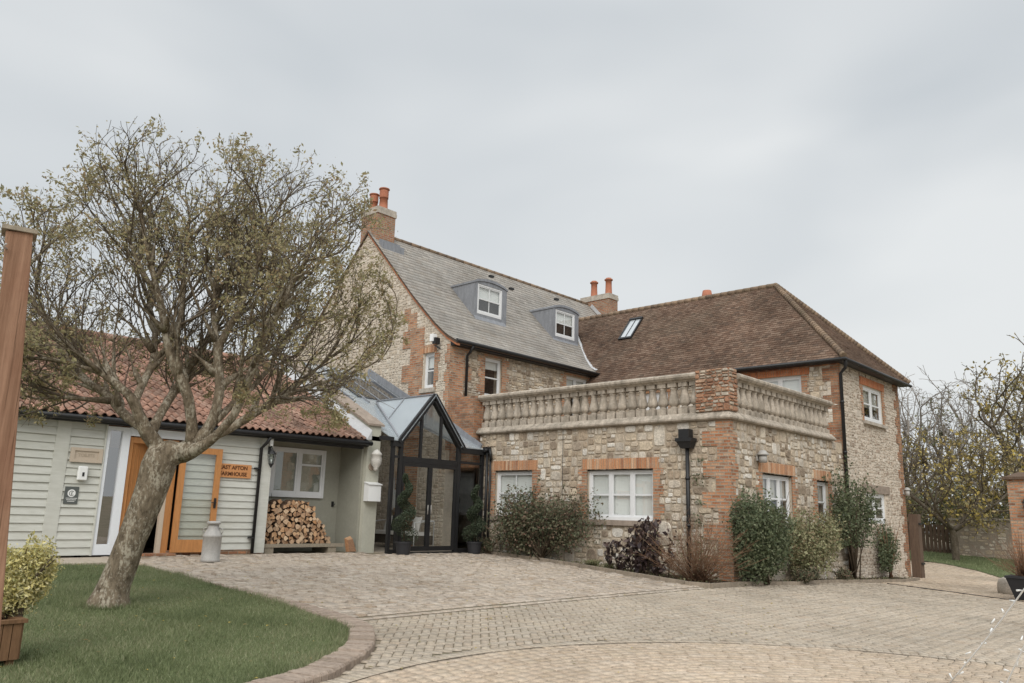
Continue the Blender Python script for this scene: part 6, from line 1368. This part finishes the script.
def bush(name, label, c, rx, ry, h, n, size, mat, seed, stems=9, stem_mat='dark_stem', asp=.6, z0=.0, lobes=1, zr=(.3, .68), shoots=90, low=.12, vf=None, power=.32, cat='shrub', sep=.5):
    R.seed(seed); x, y, z = c; T = thing(name, label, cat, (x, y, z)); m = MB()
    cs = [(x, y, z+z0+h*.5, 1.)] if lobes == 1 else [(x+R.uniform(-sep, sep)*rx, y+R.uniform(-sep, sep)*ry, z+z0+h*R.uniform(*zr), R.uniform(.42, .66)) for _ in range(lobes)]
    pts = []
    for i, (a, b_, c_, k) in enumerate(cs):
        q = blob((a, b_, c_), rx*k, ry*k, h*.5*k*1.15, int(n*k*k/sum(t[3]**2 for t in cs)), power, 5, seed+i); pts.append(q)
        m.tube([(x+R.normal(0, .05), y+R.normal(0, .04), z), ((x+a)/2, (y+b_)/2, (z+c_)/2+.05), (a, b_, c_+h*.1*k)], [.022, .014, .006], 6)
    for k in range(stems):
        t = R.rand()*6.28; m.tube([(x, y, z), (x+math.cos(t)*rx*.4, y+math.sin(t)*ry*.4, z+z0+h*.5), (x+math.cos(t)*rx*.85, y+math.sin(t)*ry*.85, z+z0+h*R.uniform(.6, 1.0))], [.016, .009, .004], 5)
    P = np.concatenate(pts); P = P[P[:, 2] > z+low]; cc_ = P.mean(0); ext = []
    for k in range(shoots):
        q = P[R.randint(len(P))]; d = (q-cc_)/np.array([rx, ry, h*.5]); 
        if np.linalg.norm(d) < .75: continue
        d = d/np.linalg.norm(d)*np.array([1, .6, .7])+R.normal(0, .3, 3); d[2] += .5; d /= np.linalg.norm(d); L = R.uniform(.12, .36)*min(1, h/1.2); m.tube([q-d*.1, q+d*L], [.004, .0015], 4); ext.append(q+d*L*R.rand(12, 1)**.7+R.normal(0, size*.35, (12, 3)))
    if ext: P = np.concatenate([P]+ext)
    P = P[P[:, 2] > z+.01]; build(m, 'stems', stem_mat, T); leafcloud(P, size, mat, 'foliage', T, asp, vfun=vf); return T
bush('variegated_shrub', 'bushy cream and yellow variegated shrub growing in the wooden planter', (x-.02, y+.26, z+.34),   .30, .30, .72, 15000, .036, 'leaf_cream', 31, lobes=12, asp=.4, low=-.1, stems=6, shoots=30, power=.5)

# ================================================================== bed planting
gb = lambda x, y: gz(x, y)+.03
bush('mixed_shrub', 'broad grey-green shrub with reddish tips below and between the two front windows', (-14.25, 16.72, gb(-14.2, 16.7)), 1.6, .5, 2.0, 14000, .065, 'leaf_greyred', 41, lobes=16, stems=22, power=.5, low=.06, sep=.78, zr=(.2, .66))
def straps(name, label, x, y, n, L, mat, seed, wd=.014, cat='plant'):
    R.seed(seed); V = []; F = []; A = []; z = gb(x, y)
    for k in range(n):
        t = R.rand()*6.28; l = L*R.uniform(.6, 1.1); bx_ = x+R.normal(0, .1); by_ = y+R.normal(0, .06); o = len(V); a = (math.cos(t), math.sin(t)); px_ = (-a[1]*wd, a[0]*wd)
        for q in range(6):
            s_ = q/5; r_ = l*.75*s_; hh = l*(.95*s_-.75*s_*s_)*1.3; w_ = 1-s_*.9; V += [(bx_+a[0]*r_-px_[0]*w_, by_+a[1]*r_-px_[1]*w_, z+hh), (bx_+a[0]*r_+px_[0]*w_, by_+a[1]*r_+px_[1]*w_, z+hh)]
        for q in range(5): F.append([o+2*q, o+2*q+1, o+2*q+3, o+2*q+2]); A.append(R.rand())
    o_ = finish(name, V, np.array(F), mat, None, A, sm=True); tag(o_, label, cat)
straps('strap_plant', 'low clump of arching green strap leaves between the broad shrub and the dark purple plant', -12.35, 16.45, 130, .42, 'leaf_strap', 3)
straps('strap_plant', 'straw-coloured clump of dry strap leaves just left of the dark purple plant', -11.75, 16.3, 90, .38, 'leaf_strap', 4)
# purple-leaved plant: upright stems with large leaves
R.seed(51); T = thing('purple_plant', 'dark purple large-leaved plant under the right end of the wide front window', 'plant', (-10.85, 16.25, gb(-10.85, 16.25))); m = MB(); C_ = []
for k in range(26):
    x = -10.75+R.normal(0, .42); y = 16.25+R.normal(0, .17); h = R.uniform(.6, 1.25)*(1.1-abs(x+10.6)*.4); lx, ly = R.normal(0, .1, 2); m.tube([(x, y, gb(x, y)-.03), (x+lx, y+ly, gb(x, y)+h)], [.012, .006], 5)
    for q in range(38): s_ = R.uniform(.1, 1.05); C_.append((x+lx*s_+R.normal(0, .06), y+ly*s_+R.normal(0, .06), gb(x, y)+h*s_))
build(m, 'stems', 'dark_stem', T); leafcloud(C_, .135, 'leaf_purple', 'foliage', T, .55, up=(0, 0, .5))
# brown twiggy shrub at the corner
R.seed(52); bx_, by_ = -9.3, 16.15; T = thing('twiggy_shrub', 'leafless brown twiggy shrub at the front corner of the stone extension', 'shrub', (bx_, by_, gb(bx_, by_))); m = MB(); C_ = []
for k in range(150):
    b0_ = np.array([bx_+R.normal(0, .12), by_+R.normal(0, .08), gb(bx_, by_)-.03]); d = R.normal(0, 1, 3)*[1, .55, .5]; d[2] = abs(d[2])+R.uniform(.3, 1.3); d /= np.linalg.norm(d); L = R.uniform(.8, 1.6); p1 = b0_+d*L*.5+R.normal(0, .03, 3); p2 = b0_+d*L+R.normal(0, .08, 3); m.tube([b0_, p1, p2], [.008, .005, .0025], 4)
    for q in range(6):
        s_ = R.uniform(.3, 1); p = b0_+(p2-b0_)*s_; e_ = d+R.normal(0, .6, 3); e_ /= np.linalg.norm(e_); p_ = p+e_*R.uniform(.1, .28); m.tube([p, p_], [.004, .002], 3, cap=False)
        if R.rand() < .5: C_.append(p_)
build(m, 'stems', 'brown_stem', T); leafcloud(C_, .035, 'leaf_strap', 'dry_leaves', T)
bush('evergreen_shrub', 'large dense dark evergreen shrub under the nearest window of the right-hand wall', (-8.5, 17.75, gb(-8.6, 18.3)), .62, 1.3, 2.1, 23000, .062, 'leaf_green', 61, lobes=18, stems=24, low=.03, power=.55)
bush('variegated_shrub', 'pale variegated shrub between the dark evergreen and the right-hand climber', (-8.62, 20.6, gb(-8.6, 20.7)), .5, 1.55, 1.85, 15000, .062, 'leaf_variegated', 62, lobes=15, stems=18, low=.03, power=.5)
bush('climbing_shrub', 'loose dark green climber clinging to the wall by the corner downpipe', (-8.72, 23.9, gb(-8.7, 24.7)), .36, 1.35, 3.2, 5600, .072, 'leaf_green', 63, lobes=17, stems=20, low=.9, power=.6, sep=.8)
bush('small_shrub', 'small sprawling green shrub with bare stems under the far ground-floor window', (-8.72, 26.9, gb(-8.7, 26.7)), .32, 1.1, 1.9, 3400, .065, 'leaf_green', 64, lobes=9, stems=22, low=.2, power=.55, stem_mat='brown_stem')
bush('low_shrub', 'low dark plant at the foot of the left-hand front window beside the porch downpipe', (-16.3, 16.85, gb(-16.3, 16.85)), .45, .25, .5, 900, .05, 'leaf_greyred', 65, lobes=4, stems=5, low=0.02)
for (x, y, sd_, lab) in ((-8.3, 19.5, 71, 'low reddish-green ground plant between the two large shrubs'), (-8.35, 22.3, 72, 'low reddish-green ground plant right of the pale variegated shrub')):
    bush('low_shrub', lab, (x, y, gb(x, y)), .25, .5, .38, 1100, .045, 'leaf_greyred', sd_, lobes=4, stems=4, low=0.0)
# litter in the bed
R.seed(80); n = 2600; q = np.stack([R.uniform(-17.2, -8.3, n*3), R.uniform(15.3, 28, n*3)], 1); q = q[inpoly(q[:, 0], q[:, 1], BED)][:n]; C_ = np.stack([q[:, 0], q[:, 1], hz(q[:, 0], q[:, 1])+.045+R.rand(len(q))*.03], 1)
o = struct(leafcloud(C_, .045, 'leaf_strap', 'leaf_litter'), 'stuff'); tag(o, 'dry leaves and small ground plants covering the planting bed soil', 'leaf litter')
# outside tap pipe, wall lights
T = thing('garden_tap', 'thin grey standpipe tap against the stone wall right of the porch', 'tap', (-16.15, 17.12, 0)); m = MB(); m.tube([(-16.15, 17.13, -.05), (-16.15, 17.13, .6), (-16.15, 17.02, .62), (-16.15, 17.0, .56)], .015, 6); build(m, 'pipe', 'galvanised', T); m = MB(); m.box(-16.19, -16.11, 17.04, 17.06, .63, .68); build(m, 'handle', 'galvanised', T)
def bulkhead(name, label, y, z, s=1.):
    T = thing(name, label, 'lamp', (XF+.02, y, z)); m = MB(); m.box(XF+.0, XF+.05, y-.05*s, y+.05*s, z+.05, z+.2); m.lathe((XF+.15, y, z+.18), [(.11*s, 0), (.115*s, .02), (.05*s, .09*s), (.02, .1)], 12); build(m, 'hood', 'galvanised', T)
    m = MB(); m.lathe((XF+.15, y, z), [(.07*s, 0), (.075*s, .17)], 12); build(m, 'lens', 'galvanised', T)
bulkhead('wall_light', 'round metal wall light high on the wall right of the brick corner', 18.57, 2.47, 1.3); bulkhead('wall_light', 'small white wall light near the far corner of the stone wing', 29.4, 2.05, 1.)
T = thing('floodlight', 'small floodlight and bracket under the slate eaves on the farmhouse gable corner', 'lamp', (-18.8, 16.7, 6.2)); m = MB(); m.box(-18.85, -18.7, 16.55, 16.75, 6.3, 6.5); m.tube([(-18.78, 16.83, 6.2), (-18.78, 16.6, 6.25), (-18.5, 16.6, 6.1)], .02, 6); build(m, 'bracket', 'black_iron', T); m = MB(); m.box(-18.92, -18.78, 16.5, 16.68, 6.38, 6.62); build(m, 'lamp_head', 'plastic_white', T)
print('tree nodes', len(nd)); print('objects', len(bpy.data.objects))
